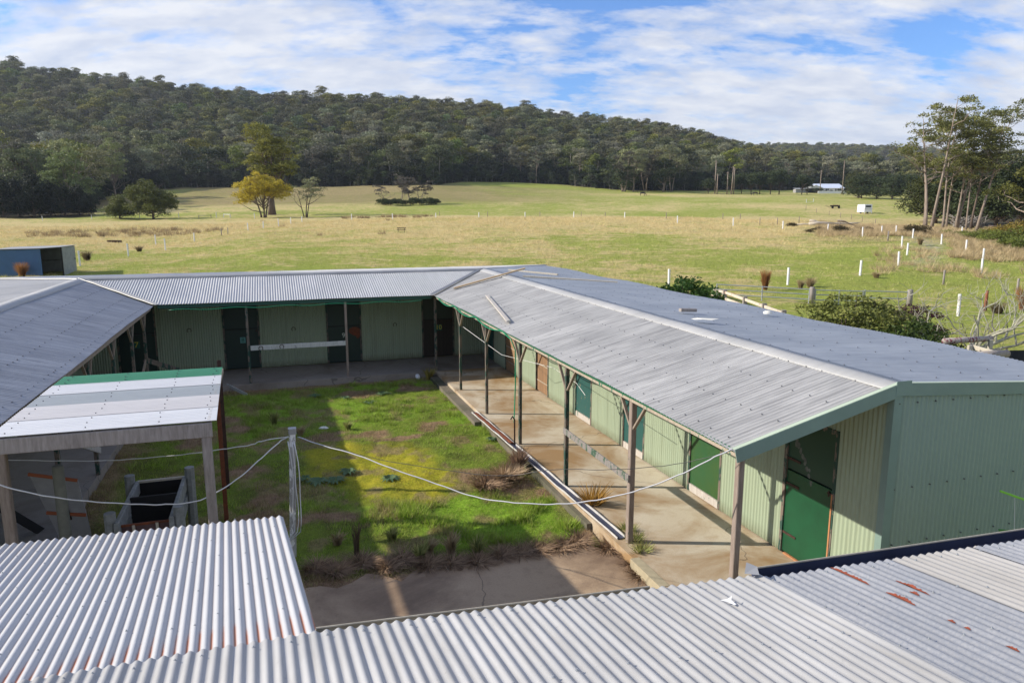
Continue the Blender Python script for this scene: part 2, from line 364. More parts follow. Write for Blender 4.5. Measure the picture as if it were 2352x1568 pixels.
def planks(name, c, d):
    def fn(t, b):
        g = geo(t); r = t.nodes.new('ShaderNodeVectorMath'); r.operation = 'DOT_PRODUCT'; t.links.new(g, r.inputs[0]); r.inputs[1].default_value = EU
        r2 = t.nodes.new('ShaderNodeVectorMath'); r2.operation = 'DOT_PRODUCT'; t.links.new(g, r2.inputs[0]); r2.inputs[1].default_value = EV
        s = mth(t, 'ADD', r.outputs['Value'], r2.outputs['Value']); q = mth(t, 'DIVIDE', s, .13)
        fr = mth(t, 'FRACT', q); wn = t.nodes.new('ShaderNodeTexWhiteNoise'); wn.noise_dimensions = '1D'; t.links.new(mth(t, 'FLOOR', q), wn.inputs['W'])
        n = noise(t, mapping(t, g, (12, 12, 1.2)), 2, 6, .65)
        col = mixc(t, n, c, d); col = mixc(t, mth(t, 'MULTIPLY', wn.outputs[0], .4), col, tuple(x*.5 for x in c))
        col = mixc(t, mth(t, 'LESS_THAN', fr, .09), col, (.02, .015, .01)); colour(t, b, col)
    return mat(name, fn, rough=.8)
M['plank_door'] = planks('bare_plank_door', (.34, .2, .1), (.2, .11, .06))
M['plank_door_pale'] = planks('bare_plank_door_pale', (.42, .27, .14), (.28, .15, .08))
M['plank_door_dark'] = planks('old_plank_door', (.05, .04, .03), (.03, .025, .02))
M['rust'] = flat('rusty_steel', (.23, .06, .02), .8, .2, 12, c2=(.09, .03, .015))
M['dark_rust'] = flat('dark_rusty_steel', (.07, .03, .02), .8, .2, 12, c2=(.03, .015, .01))
M['concrete_grey'] = flat('grey_concrete', (.3, .31, .31), .85, .2, 9, c2=(.17, .18, .17), b_=.5)
M['fibre_sheet'] = flat('grey_fibre_sheet', (.34, .33, .33), .8, .12, 5)
M['cable'] = mat('white_cable_sheath', base=(.7, .7, .7), rough=.5)
M['wire_dark'] = mat('dark_wire', base=(.05, .05, .05), rough=.5)
M['hose'] = mat('green_hose', base=(.01, .25, .12), rough=.4)
M['gutter_dark'] = flat('dark_blue_gutter', (.045, .055, .1), .5, .15, 5)
M['gutter_lip'] = flat('dusty_gutter_lip', (.42, .38, .3), .6, .15, 8)
M['screw'] = mat('roofing_screw', base=(.12, .12, .13), rough=.4, metal=.6)
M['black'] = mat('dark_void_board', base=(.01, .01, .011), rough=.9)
M['pipe'] = mat('galvanised_pipe', base=(.38, .4, .42), rough=.45, metal=.5)
M['blue'] = flat('blue_sheet', (.05, .13, .28), .45, .1, 1.5)
M['yellow_mark'] = mat('yellow_number_paint', base=(.55, .5, .05), rough=.6)
M['white_mark'] = mat('white_number_paint', base=(.55, .6, .55), rough=.6)
M['plate'] = mat('number_plate_green', base=(.012, .09, .06), rough=.6)
M['plate_pale'] = mat('number_plate_teal', base=(.1, .3, .28), rough=.6)
M['cloth'] = mat('pale_cloth', base=(.72, .7, .62), rough=.9)
M['hay'] = mat('lime', base=(.9, 1, .2))
M['lime'] = mat('lime_green_paint', base=(.25, .62, .06), rough=.4)
M['shade_cloth'] = flat('dark_shade_cloth', (.018, .02, .032), .9, .2, 12)
def concmat(name, c, d, stain, thr):
    def fn(t, b):
        g = geo(t); n = noise(t, g, 1.1, 7, .65, .4); k = noise(t, g, .55, 6, .62, .6); f = noise(t, g, 38, 4, .7)
        col = mixc(t, n, c, d); col = mixc(t, ramp(t, k, [(thr, 0.), (thr+.22, 1.)]), col, stain); k2 = noise(t, g, 3.2, 6, .7, .3); col = mixc(t, mth(t, 'MULTIPLY', ramp(t, k2, [(.5, 0.), (.75, 1.)]), .45), col, stain)
        col = mixc(t, mth(t, 'MULTIPLY', ramp(t, f, [(.5, 0.), (.75, 1.)]), .4), col, tuple(x*.45 for x in c))
        vo = t.nodes.new('ShaderNodeTexVoronoi'); vo.feature = 'DISTANCE_TO_EDGE'; vo.inputs['Scale'].default_value = .2
        wv = t.nodes.new('ShaderNodeVectorMath'); wv.operation = 'ADD'; t.links.new(g, wv.inputs[0]); t.links.new(noise(t, g, 1.1, 3, .5, 0, 1), wv.inputs[1])
        t.links.new(wv.outputs[0], vo.inputs['Vector'])
        col = mixc(t, mth(t, 'MULTIPLY', mth(t, 'LESS_THAN', vo.outputs['Distance'], .0022), .5), col, (.05, .04, .03))
        colour(t, b, col); bump(t, b, f, .35, .01)
    return mat(name, fn, rough=.85)
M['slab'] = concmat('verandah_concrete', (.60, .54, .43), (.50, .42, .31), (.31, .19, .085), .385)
M['slab_shade'] = concmat('shaded_verandah_concrete', (.33, .29, .25), (.25, .22, .19), (.16, .13, .10), .5)  # same verandah concrete, darkened: the shade under the roofs is in its colour
M['apron'] = concmat('dirty_concrete_apron', (.36, .25, .16), (.46, .34, .22), (.17, .11, .07), .42)
M['ledge'] = concmat('mossy_concrete_edge', (.14, .12, .09), (.2, .17, .13), (.06, .07, .03), .45)
def attr_col(name, rough=.9, trans=.0, vary=0.):
    def fn(t, b):
        a = t.nodes.new('ShaderNodeVertexColor'); a.layer_name = 'Col'; c = a.outputs[0]
        if vary:
            oi = t.nodes.new('ShaderNodeObjectInfo')
            hs = t.nodes.new('ShaderNodeHueSaturation'); t.links.new(c, hs.inputs['Color'])
            t.links.new(mth(t, 'ADD', mth(t, 'MULTIPLY', oi.outputs['Random'], .06*vary), .5-.035*vary), hs.inputs['Hue'])
            t.links.new(mth(t, 'ADD', mth(t, 'MULTIPLY', mth(t, 'FRACT', mth(t, 'MULTIPLY', oi.outputs['Random'], 7.3)), .9*vary), 1-.5*vary), hs.inputs['Value'])
            t.links.new(mth(t, 'ADD', mth(t, 'MULTIPLY', mth(t, 'FRACT', mth(t, 'MULTIPLY', oi.outputs['Random'], 3.7)), .6*vary), 1-.45*vary), hs.inputs['Saturation'])
            c = hs.outputs[0]
        colour(t, b, c)
        if trans:
            tr = t.nodes.new('ShaderNodeBsdfTranslucent'); t.links.new(c, tr.inputs[0])
            mx = t.nodes.new('ShaderNodeMixShader'); mx.inputs[0].default_value = trans
            t.links.new(b.outputs[0], mx.inputs[1]); t.links.new(tr.outputs[0], mx.inputs[2])
            t.links.new(mx.outputs[0], t.nodes['Material Output'].inputs[0])
    return mat(name, fn, rough=rough, spec=.25)
M['blade'] = attr_col('grass_blade', .7, .3)
M['leaf'] = attr_col('tree_leaf', .6, .25)
M['leaf_var'] = attr_col('forest_leaf', .6, .2, vary=1.)
def bark(name, c, d):
    def fn(t, b):
        tcx = gen(t).outputs['Object']; n = noise(t, mapping(t, tcx, (1, 1, .25)), 2.5, 5, .65, .5); colour(t, b, mixc(t, ramp(t, n, [(.35, 0.), (.65, 1.)]), c, d))
    return mat(name, fn, rough=.85)
M['bark_pale'] = bark('pale_gum_bark', (.33, .27, .22), (.17, .125, .095))
M['bark_dark'] = bark('dark_bark', (.09, .065, .05), (.15, .11, .085))
M['bark_grey'] = bark('grey_forest_bark', (.36, .33, .30), (.2, .18, .16))
M['bark_lichen'] = bark('lichened_bark', (.46, .45, .34), (.24, .22, .18))

# ================================================================== THE SETTING
def warp(a, b, fine0, fine1, step, grow):
    x = [fine0]
    while x[-1] < fine1: x.append(x[-1]+step)
    d = step
    while x[-1] < b: d *= grow; x.append(x[-1]+d)
    y = [fine0]; d = step
    while y[-1] > a: d *= grow; y.append(y[-1]-d)
    return np.array(y[:0:-1]+x)
gx = warp(-2600, 2600, -60, 75, .8, 1.022); gy = warp(-150, 3300, 24, 135, .7, 1.022)
X, Y = np.meshgrid(gx, gy); xf, yf = X.ravel(), Y.ravel()
Zg = terrain(xf, yf)
near = np.clip((yf-30)/18, 0, 1)
bumps = (fbm(xf/2.2, yf/2.2, 3, 3)-.5)*.34+(fbm(xf/11, yf/11, 9, 2)-.5)*.5
Zg = Zg+bumps*near*np.clip(1.5-yf/420, .4, 1)
def smooth01(x, a, b): q = np.clip((x-a)/(b-a), 0, 1); return q*q*(3-2*q)
def ground_masks(x, y):
    """straw (dry grass) and rough (brown herbage), track, by place"""
    t = x/np.maximum(y, 12.); P = t*1665+1176
    n = fbm(x/14, y/14, 21, 4); n2 = fbm(x/3.2, y/3.2, 33, 3); n3 = fbm(x/45, y/45, 51, 3)
    straw = smooth01(y, 62, 108)*.56+.36
    straw = straw*(1-.35*smooth01(P, 1700, 2000)*smooth01(120-y, 0, 40))
    straw = straw+(n-.5)*1.0+(n2-.5)*1.0
    # beyond the crest: grazed green valley with brown patches
    far = smooth01(y, 150, 175)
    straw = straw*(1-far)+far*(.22+.35*(1-smooth01(y, 165, 190))+(n3-.42)*1.2+(n-.5)*.6+.22*smooth01(1100-P, 0, 300)*smooth01(y, 190, 215))
    rough = far*(smooth01(y, 225, 262)*smooth01(1500-P, 0, 500)*.9*smooth01(n3, .3, .5))
    rough = np.maximum(rough, smooth01(y, 78, 92)*smooth01(128-y, 0, 18)*smooth01(P, 1780, 2000)*smooth01(n, .30, .5))
    rough = np.maximum(rough, .9*smooth01(P, 2170, 2260)*smooth01(y, 64, 76)*smooth01(170-y, 0, 20))
    tr = np.exp(-((P-(2120+30*np.sin((y-60)/9.)))/34)**2)*smooth01(y, 56, 64)*smooth01(96-y, 0, 10)
    straw = np.where((P > 2080) & (y < 64), straw*.8, straw)
    return np.clip(straw, 0, 1), np.clip(rough, 0, 1), np.clip(tr, 0, 1)
st, ro, tr = ground_masks(xf, yf)
Pf_ = xf/np.maximum(yf, 12)*1665+1176
FE = lambda P: np.interp(P, [-2600, -700, 0, 190, 240, 330, 430, 620, 1000, 1060, 1160, 1290, 1450, 1600, 1700, 1800, 1900, 2070, 2352, 3000, 5000],
                           [150, 178, 205, 215, 300, 325, 340, 336, 338, 372, 392, 392, 352, 372, 425, 445, 455, 440, 330, 260, 240])
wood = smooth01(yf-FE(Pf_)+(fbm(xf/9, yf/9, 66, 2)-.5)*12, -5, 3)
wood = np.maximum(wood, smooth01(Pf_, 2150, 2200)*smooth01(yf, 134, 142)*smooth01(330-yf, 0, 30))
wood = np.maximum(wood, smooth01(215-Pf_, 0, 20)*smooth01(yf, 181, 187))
me = fastmesh('paddock_ground', np.stack([xf, yf, Zg], 1), gridfaces(len(gy), len(gx)), col=np.stack([st, ro, tr, wood], 1))
def pad(t, b):
    a = t.nodes.new('ShaderNodeVertexColor'); a.layer_name = 'Col'; s = t.nodes.new('ShaderNodeSeparateColor'); t.links.new(a.outputs[0], s.inputs[0])
    g = geo(t); f = noise(t, mapping(t, g, (1, 1, 0)), 1.1, 6, .68, .6); f2 = noise(t, mapping(t, g, (1, 1, 0)), 5.5, 5, .7); f3 = noise(t, mapping(t, g, (1, 1, 0)), .12, 4, .6)
    green = mixc(t, ramp(t, f2, [(.35, 0.), (.65, 1.)]), (.25, .28, .055), (.39, .41, .10))
    green = mixc(t, ramp(t, f3, [(.35, 0.), (.65, 1.)]), green, (.29, .34, .065))
    straw = mixc(t, ramp(t, f2, [(.3, 0.), (.7, 1.)]), (.48, .385, .165), (.69, .56, .28))
    f4 = noise(t, mapping(t, g, (.35, .9, 0)), .55, 5, .65, .5)
    sm = mth(t, 'ADD', s.outputs[0], mth(t, 'ADD', mth(t, 'MULTIPLY', mth(t, 'SUBTRACT', f, .5), 2.2), mth(t, 'MULTIPLY', mth(t, 'SUBTRACT', f4, .5), 1.9)))
    c = mixc(t, ramp(t, sm, [(.25, 0.), (.75, 1.)]), green, straw)
    br = mixc(t, f2, (.17, .13, .065), (.30, .235, .12))
    c = mixc(t, mth(t, 'MULTIPLY', s.outputs[1], ramp(t, f, [(.3, .35), (.6, 1.)])), c, br)
    c = mixc(t, mth(t, 'MULTIPLY', s.outputs[2], ramp(t, f, [(.4, .15), (.62, 1.)])), c, (.48, .42, .3))
    dk = noise(t, mapping(t, g, (1.2, 2.0, 0)), 1.7, 5, .62)
    c = mixc(t, mth(t, 'MULTIPLY', ramp(t, dk, [(.54, 0.), (.66, 1.)]), .5), c, (.09, .11, .03))  # dark streaks paint the shading among tussocks into the colour
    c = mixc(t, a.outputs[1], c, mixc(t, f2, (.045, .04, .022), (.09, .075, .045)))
    colour(t, b, c); bump(t, b, mth(t, 'ADD', f2, mth(t, 'MULTIPLY', f, 2.)), .9, .22)
M['paddock'] = mat('pasture', pad, rough=.95, spec=.1)
ground = tag(link('ground', me, M['paddock'], None, True), kind='structure')
# ---- yard: grass sheet inside the U, raised just over the paddock sheet
YZ = -.2
def yard_masks(u, v):
    """0 dead 1 moss 2 lush, by place"""
    dead = np.zeros_like(u); moss = np.zeros_like(u); lush = np.zeros_like(u)
    wu = u+(fbm(u*1.3, v*1.3, 4, 3)-.5)*.9; wv = v+(fbm(u*1.3, v*1.3, 14, 3)-.5)*.9
    def blob(px, py, ru, rv, k=1.):
        p = atz(px, py, YZ); a = p.dot(EU); b = p.dot(EV)
        return np.clip(1.5-1.5*(((wu-a)/ru)**2+((wv-b)/rv)**2), 0, 1)*k
    for q in [(820, 905, .55, .75), (585, 900, .4, .6), (945, 893, .45, .75), (745, 998, .35, .55), (990, 985, .5, .45), (930, 935, .3, .55),
              (560, 1085, .6, .5), (600, 1195, .5, .8), (735, 1010, .3, .6), (1090, 1095, .55, .6), (1180, 1110, .5, .6), (620, 1150, .5, .6),
              (840, 1000, .25, .8), (900, 1005, .2, .9), (540, 960, .5, .3), (540, 985, .5, .3), (760, 1190, .3, .8), (1020, 975, .3, .3), (1250, 1130, .4, .7), (460, 1010, .8, .5), (400, 1120, 1, .6), (1380, 1215, .35, .8)]:
        dead = np.maximum(dead, blob(*q))
    dead = np.maximum(dead, smooth01(10.55-wu, 0, .5)*smooth01(wv, -.6, .2)*smooth01(4.6-wv, 0, .5)*1.)
    dead = np.maximum(dead, smooth01(wv-4.55, 0, .35)*.55*smooth01(u, 10.5, 12)*smooth01(16-u, 0, 2))
    dead = np.maximum(dead, smooth01(-2.6-wv, 0, .8)*.85)
    dead = np.maximum(dead, smooth01(wu, 22.5, 22.95)*.9)
    for q in [(900, 1075, 2.2, 1.4), (780, 1060, 1.7, 1.0), (960, 1110, 1.2, 1.1)]: moss = np.maximum(moss, blob(*q))
    for q in [(1150, 1190, .9, 1.9), (900, 880, 1.2, 2.5), (620, 930, 2, 1.2), (1090, 955, 2, .8), (1000, 1165, .7, 1.8), (600, 980, 1.6, .6), (850, 945, 1.6, 2)]: lush = np.maximum(lush, blob(*q))
    nn = fbm(u*1.9, v*2.4, 101, 4); dead = np.maximum(dead, smooth01(nn, .55, .68)*.6); moss = moss*np.clip(.35+1.3*fbm(u*1.6, v*1.6, 107, 4), 0, 1)*.9
    return dead, moss*(1-dead*.7), lush*(1-dead)
yu = np.arange(9.3, 23.3, .055); yv = np.arange(-3.75, 4.98, .055); U_, V_ = np.meshgrid(yu, yv); uf, vf = U_.ravel(), V_.ravel()
dd, mm, ll = yard_masks(uf, vf)
fn1 = fbm(uf*5, vf*5, 61, 4); fn2 = fbm(uf*1.4, vf*1.4, 71, 3)
def mixn(a, b, w): return np.array(a)*(1-w[:, None])+np.array(b)*w[:, None]
yc = mixn((.13, .19, .025), (.23, .29, .04), fn1)
yc = yc*(1-.5*smooth01(fn2, .5, .7)[:, None])+np.array((.09, .07, .03))*(.5*smooth01(fn2, .5, .7)[:, None])
mc = mixn((.26, .29, .02), (.52, .42, .035), fn1)
dc = mixn((.16, .10, .06), (.44, .29, .18), fn1)
lc = mixn((.17, .32, .025), (.29, .47, .04), fn1)
yc = yc*(1-ll[:, None])+lc*ll[:, None]; yc = yc*(1-mm[:, None])+mc*mm[:, None]; yc = yc*(1-dd[:, None])+dc*dd[:, None]
hz = YZ+(fbm(uf*2, vf*2, 81, 3)-.5)*.10+(fn1-.5)*.035
P = np.outer(uf, EU)+np.outer(vf, EV); P[:, 2] = hz
me = fastmesh('yard_turf', P, gridfaces(len(yv), len(yu)), col=yc)
def yardm(t, b):
    a = t.nodes.new('ShaderNodeVertexColor'); a.layer_name = 'Col'; g = geo(t); f = noise(t, g, 22, 5, .7)
    colour(t, b, mixc(t, mth(t, 'MULTIPLY', ramp(t, f, [(.4, 0.), (.7, 1.)]), .55), a.outputs[0], (.03, .03, .012))); bump(t, b, f, .8, .04)
tag(link('yard_ground', me, mat('yard_turf', yardm, rough=.95, spec=.1), None, True), kind='structure')
# ---- concrete
def prism(name, u0, u1, v0, v1, z0, z1, m, kind='structure'):
    o = MB().bbox(u0, u1, v0, v1, z0, z1).build(name, m); return tag(o, kind=kind) if kind else o
prism('verandah_pavement', 4.0, 23.1, 5.0, 7.36, -.5, 0, M['slab'])
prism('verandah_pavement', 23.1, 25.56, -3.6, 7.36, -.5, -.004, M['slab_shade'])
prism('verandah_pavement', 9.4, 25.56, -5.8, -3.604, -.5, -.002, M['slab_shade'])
prism('kerb_ledge', 17.2, 22.9, 4.72, 4.996, -.5, -.09, M['ledge'])
prism('kerb_ledge', 10.6, 17.196, 4.9, 4.996, -.5, -.07, M['ledge'])
# the apron has a broken edge
mb = MB(); rnd = random.Random(4)
ed = [(10.02+(.14*math.sin(i*1.7)+rnd.uniform(-.09, .09)), -4.2+i*.23) for i in range(40)]; ed[-1] = (9.6, 4.99)
top = [B(u, min(v, 4.99), -.155) for u, v in ed]; back = [B(3.0, min(v, 4.99), -.155) for u, v in ed]; bot = [p-EZ*.3 for p in top]
n = len(ed); mb.add(top+back+bot, [(i, i+1, n+i+1, n+i) for i in range(n-1)]+[(i+1, i, 2*n+i, 2*n+i+1) for i in range(n-1)])
tag(mb.build('concrete_apron', M['apron']), kind='structure')
prism('kerb_ledge', 8.2, 9.1, 4.95, 5.10, -.3, .006, flat('yellow_sandy_mortar', (.42, .36, .24), .95, .12, 9))

# ================================================================== STABLES
bld = empty('stable_building', B(16, 7.3, 0), 'U-shaped corrugated iron stable block in faded green around the grassy yard', 'stables')
def zr(u): return 3.09+(u-6.7)*.006
def ze(u): return 2.50+(u-6.7)*.0045
UR, VR, VL, UE, VE, VLE = 25.5, 7.36, -5.75, 23.08, 4.98, -3.4
VF, UFAR = 11.55, 30.
U0 = 6.70
dz_ = lambda u: zr(u)
def sag(s, k=.02): return k*np.sin(s*.55+1)*np.sin(s*.23)
# right wing: slope to the yard
def pos_ri(s, t):     # s = u, t 0 ridge .. 1 eave
    v = VR-(VR-VE)*t; P = np.outer(s, EU)+np.outer(v, EV); P[:, 2] = zr(s)*(1-t)+ze(s)*t-.035*np.sin(math.pi*t)*0+sag(s, .02)*t; return P
def tf_ri(s): return np.zeros_like(s), np.clip(1-np.clip((s-UE)/(UR-UE), 0, 1), .001, 1)
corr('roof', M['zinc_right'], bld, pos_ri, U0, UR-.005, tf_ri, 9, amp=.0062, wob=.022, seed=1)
def pos_ro(s, t):
    v = VR+(VF-VR)*t; P = np.outer(s, EU)+np.outer(v, EV); P[:, 2] = zr(s)-(.27+.0*s)*t-.02*np.sin(s*1.1)*t+.006; return P
def tf_ro(s): return np.clip((s-UR)/(UFAR-UR), 0, .999), np.ones_like(s)
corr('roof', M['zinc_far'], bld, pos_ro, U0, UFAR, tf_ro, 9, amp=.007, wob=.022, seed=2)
zb = 3.205; zbe = 2.575
def pos_bi(s, t):     # s = v, back wing, slope to the yard
    u = UR-(UR-UE)*t; P = np.outer(u, EU)+np.outer(s, EV); P[:, 2] = zb*(1-t)+(zbe+sag(s, .012))*t; return P
def tf_bi(s):
    a = np.clip(1-np.clip((s-VE)/(VR-VE), 0, 1), .001, 1); c = np.clip(1-np.clip((VLE-s)/(VLE-VL), 0, 1), .001, 1); return np.zeros_like(s), np.minimum(a, c)
corr('roof', M['zinc_back'], bld, pos_bi, VL+.01, VR-.01, tf_bi, 7, wob=.012, amp=.0095, seed=3)
def pos_bo(s, t):
    u = UR+(UFAR-UR)*t; P = np.outer(u, EU)+np.outer(s, EV); P[:, 2] = zb-.235*t+.004; return P
VLF = -10.
def tf_bo(s): return np.clip(np.maximum((s-VR)/(VF-VR), (VL-s)/(VL-VLF)), 0, .999), np.ones_like(s)
corr('roof', M['zinc_back'], bld, pos_bo, VLF, VF, tf_bo, 5, wob=.012, amp=.0095, per=6, seed=4)
UL0 = 10.15
def pos_li(s, t):
    v = VL+(VLE-VL)*t; P = np.outer(s, EU)+np.outer(v, EV); P[:, 2] = 3.19*(1-t)+(2.56+sag(s, .03))*t; return P
def tf_li(s): return np.zeros_like(s), np.clip(1-np.clip((s-UE)/(UR-UE), 0, 1), .001, 1)
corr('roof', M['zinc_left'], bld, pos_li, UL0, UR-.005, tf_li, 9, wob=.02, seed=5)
def pos_lo(s, t):
    v = VL+(VLF-VL)*t; P = np.outer(s, EU)+np.outer(v, EV); P[:, 2] = 3.19-.26*t+.004; return P
def tf_lo(s): return np.clip((s-UR)/(UFAR-UR), 0, .999), np.ones_like(s)
corr('roof', M['fg'], bld, pos_lo, UL0, UFAR, tf_lo, 5, wob=.01, per=6, seed=6)
# ridge capping: folded strips with a rolled top
def capping(path, side_a, side_b, w, m, name='ridge_cap', wa=None):
    """path of points; side vectors per point (down the two slopes)"""
    vs = []; n = len(path)
    for i, p in enumerate(path):
        p = Vector(p); a = Vector(side_a).normalized(); b = Vector(side_b).normalized(); q = math.sin(i*1.9)*.004
        for d, h in ((a*w-EZ*.012, 0), (a*w, .012), (a*.03, .010), (Vector(), .020), (b*.03, .010), (b*(wa or w), .012), (b*(wa or w)-EZ*.012, 0)): vs.append(p+d+EZ*(h+q+.012))
    fs = gridfaces(n, 7)
    uv = np.array([[i*.5, j*.05] for i in range(n) for j in range(7)])
    me = fastmesh(name, np.array([tuple(x) for x in vs]), fs, uv=uv); return link(name, me, m, bld)
aR = -EV*2.38-EZ*.6; bR = EV*4.19-EZ*.27
capping([B(u, VR, zr(u)) for u in np.linspace(U0-.02, UR+.1, 30)], aR, bR, .2, M['cap'])
capping([B(UR, v, zb+.01) for v in np.linspace(VL-.1, VR+.1, 24)], -EU*2.42-EZ*.63, EU*4.5-EZ*.23, .17, M['cap'])
capping([B(u, VL, 3.195) for u in np.linspace(UL0, UR, 18)], EV*2.35-EZ*.63, -EV*4.25-EZ*.26, .2, M['cap'])
capping([B(UR+(UFAR-UR)*k, VR+(VF-VR)*k, zb-.25*k) for k in np.linspace(0, 1, 8)], EU-EV, EV-EU, .12, M['cap'], 'hip_cap')
capping([B(UR+(UFAR-UR)*k, VL+(VLF-VL)*k, zb-.25*k) for k in np.linspace(0, 1, 8)], EU+EV, -EV-EU, .12, M['cap'], 'hip_cap')
def valley(u0, v0, z0, u1, v1, z1, side):
    mb = MB(); a = B(u0, v0, z0); b = B(u1, v1, z1); d = (b-a).normalized(); x = d.cross(EZ).normalized()
    pr = [(-.075, .03), (-.068, .042), (-.03, .02), (0, .008), (.03, .02), (.068, .042), (.075, .03)]
    n = 10; vs = [a.lerp(b, i/(n-1))+x*p+EZ*(q+.006*math.sin(i*2)) for i in range(n) for p, q in pr]
    mb.add(vs, [tuple(f) for f in gridfaces(n, 7)]); return mb.build('valley_flashing', M['cap'], bld)
valley(UE-.06, VE-.06, 2.585, UR, VR, zb+.01, 1); valley(UE-.06, VLE+.06, 2.575, UR, VL, zb+.0, -1)
# screws in rows across the sheets, one mesh for each slope
def screws(name, pos, rows, s0, s1, step, parent, r=.011, h=.016, tlim=None, seed=1, slack=.05):
    rn = random.Random(seed); mb = MB()
    for t in rows:
        s = s0
        while s < s1:
            s += step*rn.choice((.75, 1, 1, 1.25))
            q = round(s/.0762)*.0762
            if q >= s1 or (tlim and not (tlim(np.array([q]))[0][0] < t < tlim(np.array([q]))[1][0])): continue
            p = Vector(pos(np.array([q]), np.array([t+rn.uniform(-1, 1)*slack*.12]))[0])+EZ*.008
            mb.tube([p, p+EZ*.004, p+EZ*.0041, p+EZ*h], [r*1.5, r*1.4, r, r*.8], 6)
    o = mb.build(name, M['screw'], parent); return tag(o, kind='stuff')
screws('roof_screw', pos_ri, (.08, .36, .66, .93), U0, UR, .3, bld, r=.0075, h=.011, tlim=tf_ri, seed=2)
screws('roof_screw', pos_ro, (.06, .25, .44, .63, .82, .95), U0, UFAR, .38, bld, r=.0075, h=.011, tlim=tf_ro, seed=3)
screws('roof_screw', pos_li, (.35, .66, .93), UL0, UR, .3, bld, r=.009, h=.013, tlim=tf_li, seed=4)
# walls: vertical corrugated sheet panels between the doors
def wallpanel(fr, a, b, fixed, z0, z1, out, name='wall'):
    """fr 'u': runs along u at v=fixed; 'v': runs along v at u=fixed"""
    def pos(s, t):
        c = fixed+out*.0
        P = np.outer(s, EU)+c*np.array(EV) if fr == 'u' else np.outer(s, EV)+c*np.array(EU)
        P = np.array(P); zt = z1(s) if callable(z1) else z1; P[:, 2] = z0+(zt-z0)*t; return P
    ns = max(2, int(abs(b-a)/.0762*8)); s = np.linspace(a, b, ns); S = np.concatenate([s, s]); T = np.concatenate([s*0, s*0+1])
    P = pos(S, T); nrm = np.array(EV if fr == 'u' else EU)*out; P = P+nrm*(np.cos(2*np.pi*S/.0762)*.0088)[:, None]
    me = fastmesh(name, P, gridfaces(2, ns)); return link(name, me, M['wall'], bld, True)
RD = [(24.79, 23.91), (22.57, 21.51), (19.61, 18.58), (16.66, 15.64), (13.97, 12.96), (11.25, 10.21), (8.62, 7.56)]
WZ = 3.03; DT = 2.2
edges = [UR]
for a, b in RD: edges += [a, b]
edges.append(U0+.03)
for i in range(0, len(edges), 2): wallpanel('u', edges[i+1], edges[i], 7.30, .02, WZ, -1)
for a, b in RD: wallpanel('u', b, a, 7.30, DT, WZ, -1)
BD = [(-4.91, -3.74), (-1.72, -.56), (1.65, 2.86), (5.03, 6.24)]
e = [VL]
for a, b in BD: e += [a, b]
e.append(7.3)
for i in range(0, len(e), 2): wallpanel('v', e[i], e[i+1], UR, .02, 3.1, -1)
for a, b in BD: wallpanel('v', a, b, UR, 2.3, 3.1, -1)
wallpanel('u', 9.5, UR, VL, .02, 3.08, 1)
g_ = wallpanel('v', 7.32, VF-.1, U0+.02, -.1, lambda s: zr(U0)-.10-.27*(s-VR)/(VF-VR), -1); g_.data.materials[0] = flat('gable_sheet_shade_tint', (.25, .335, .28), .5, .08, 2, c2=(.27, .355, .29))  # same green paint as the walls; its shade is put into the colour
wallpanel('u', U0+.02, UFAR-.1, VF-.12, -.1, 2.78, 1)
wallpanel('v', VLF+.1, VF-.1, UFAR-.12, -.1, 2.9, 1)
wallpanel('u', UL0, UFAR-.1, VLF+.12, -.1, 2.85, -1)
wallpanel('v', VLF+.1, VL, UL0+.05, -.1, 2.85, -1)
mb = MB().bbox(U0-.006, U0+.012, 7.285, 7.41, -.1, 2.98).bbox(U0-.006, U0+.1, 7.274, 7.286, -.1, 2.98); mb.build('corner_flashing', M['trim'], bld)
# barge fascia of the near gable
def barge(pts, w, out, m, mt, name='barge_board'):
    for (a, b) in zip(pts[:-1], pts[1:]):
        d = (b-a).normalized(); nrm = out; up = nrm.cross(d); up = up if up.z > 0 else -up
        mb = MB().box((a+b)/2-up*w/2+nrm*.012, (b-a)/2, nrm*.006, up*w/2); o = mb.build(name, m, bld)
        mb = MB().box((a+b)/2+up*.004-nrm*.02, (b-a)/2, nrm*.032, up*.003); mb.build('flange', mt, o)
zt = .022
barge([B(U0, VE-.03, ze(U0)-.006+zt), B(U0, VR-.02, zr(U0)+zt+.01)], .165, -EU, M['trim'], M['trim_sunlit'])
barge([B(U0, VR+.02, zr(U0)+zt+.01), B(U0, VF, zr(U0)-.27+zt)], .16, -EU, M['trim'], M['trim_sunlit'])
mb = MB().box(B(U0-.018, VR+.03, zr(U0)-.03), EV*.12, EU*.004, EZ*.095); mb.build('apex_plate', M['trim'], bld)
barge([B(UL0, VLE+.03, 2.55+zt), B(UL0, VL, 3.19+zt)], .17, -EU, M['trim'], M['trim_sunlit'])
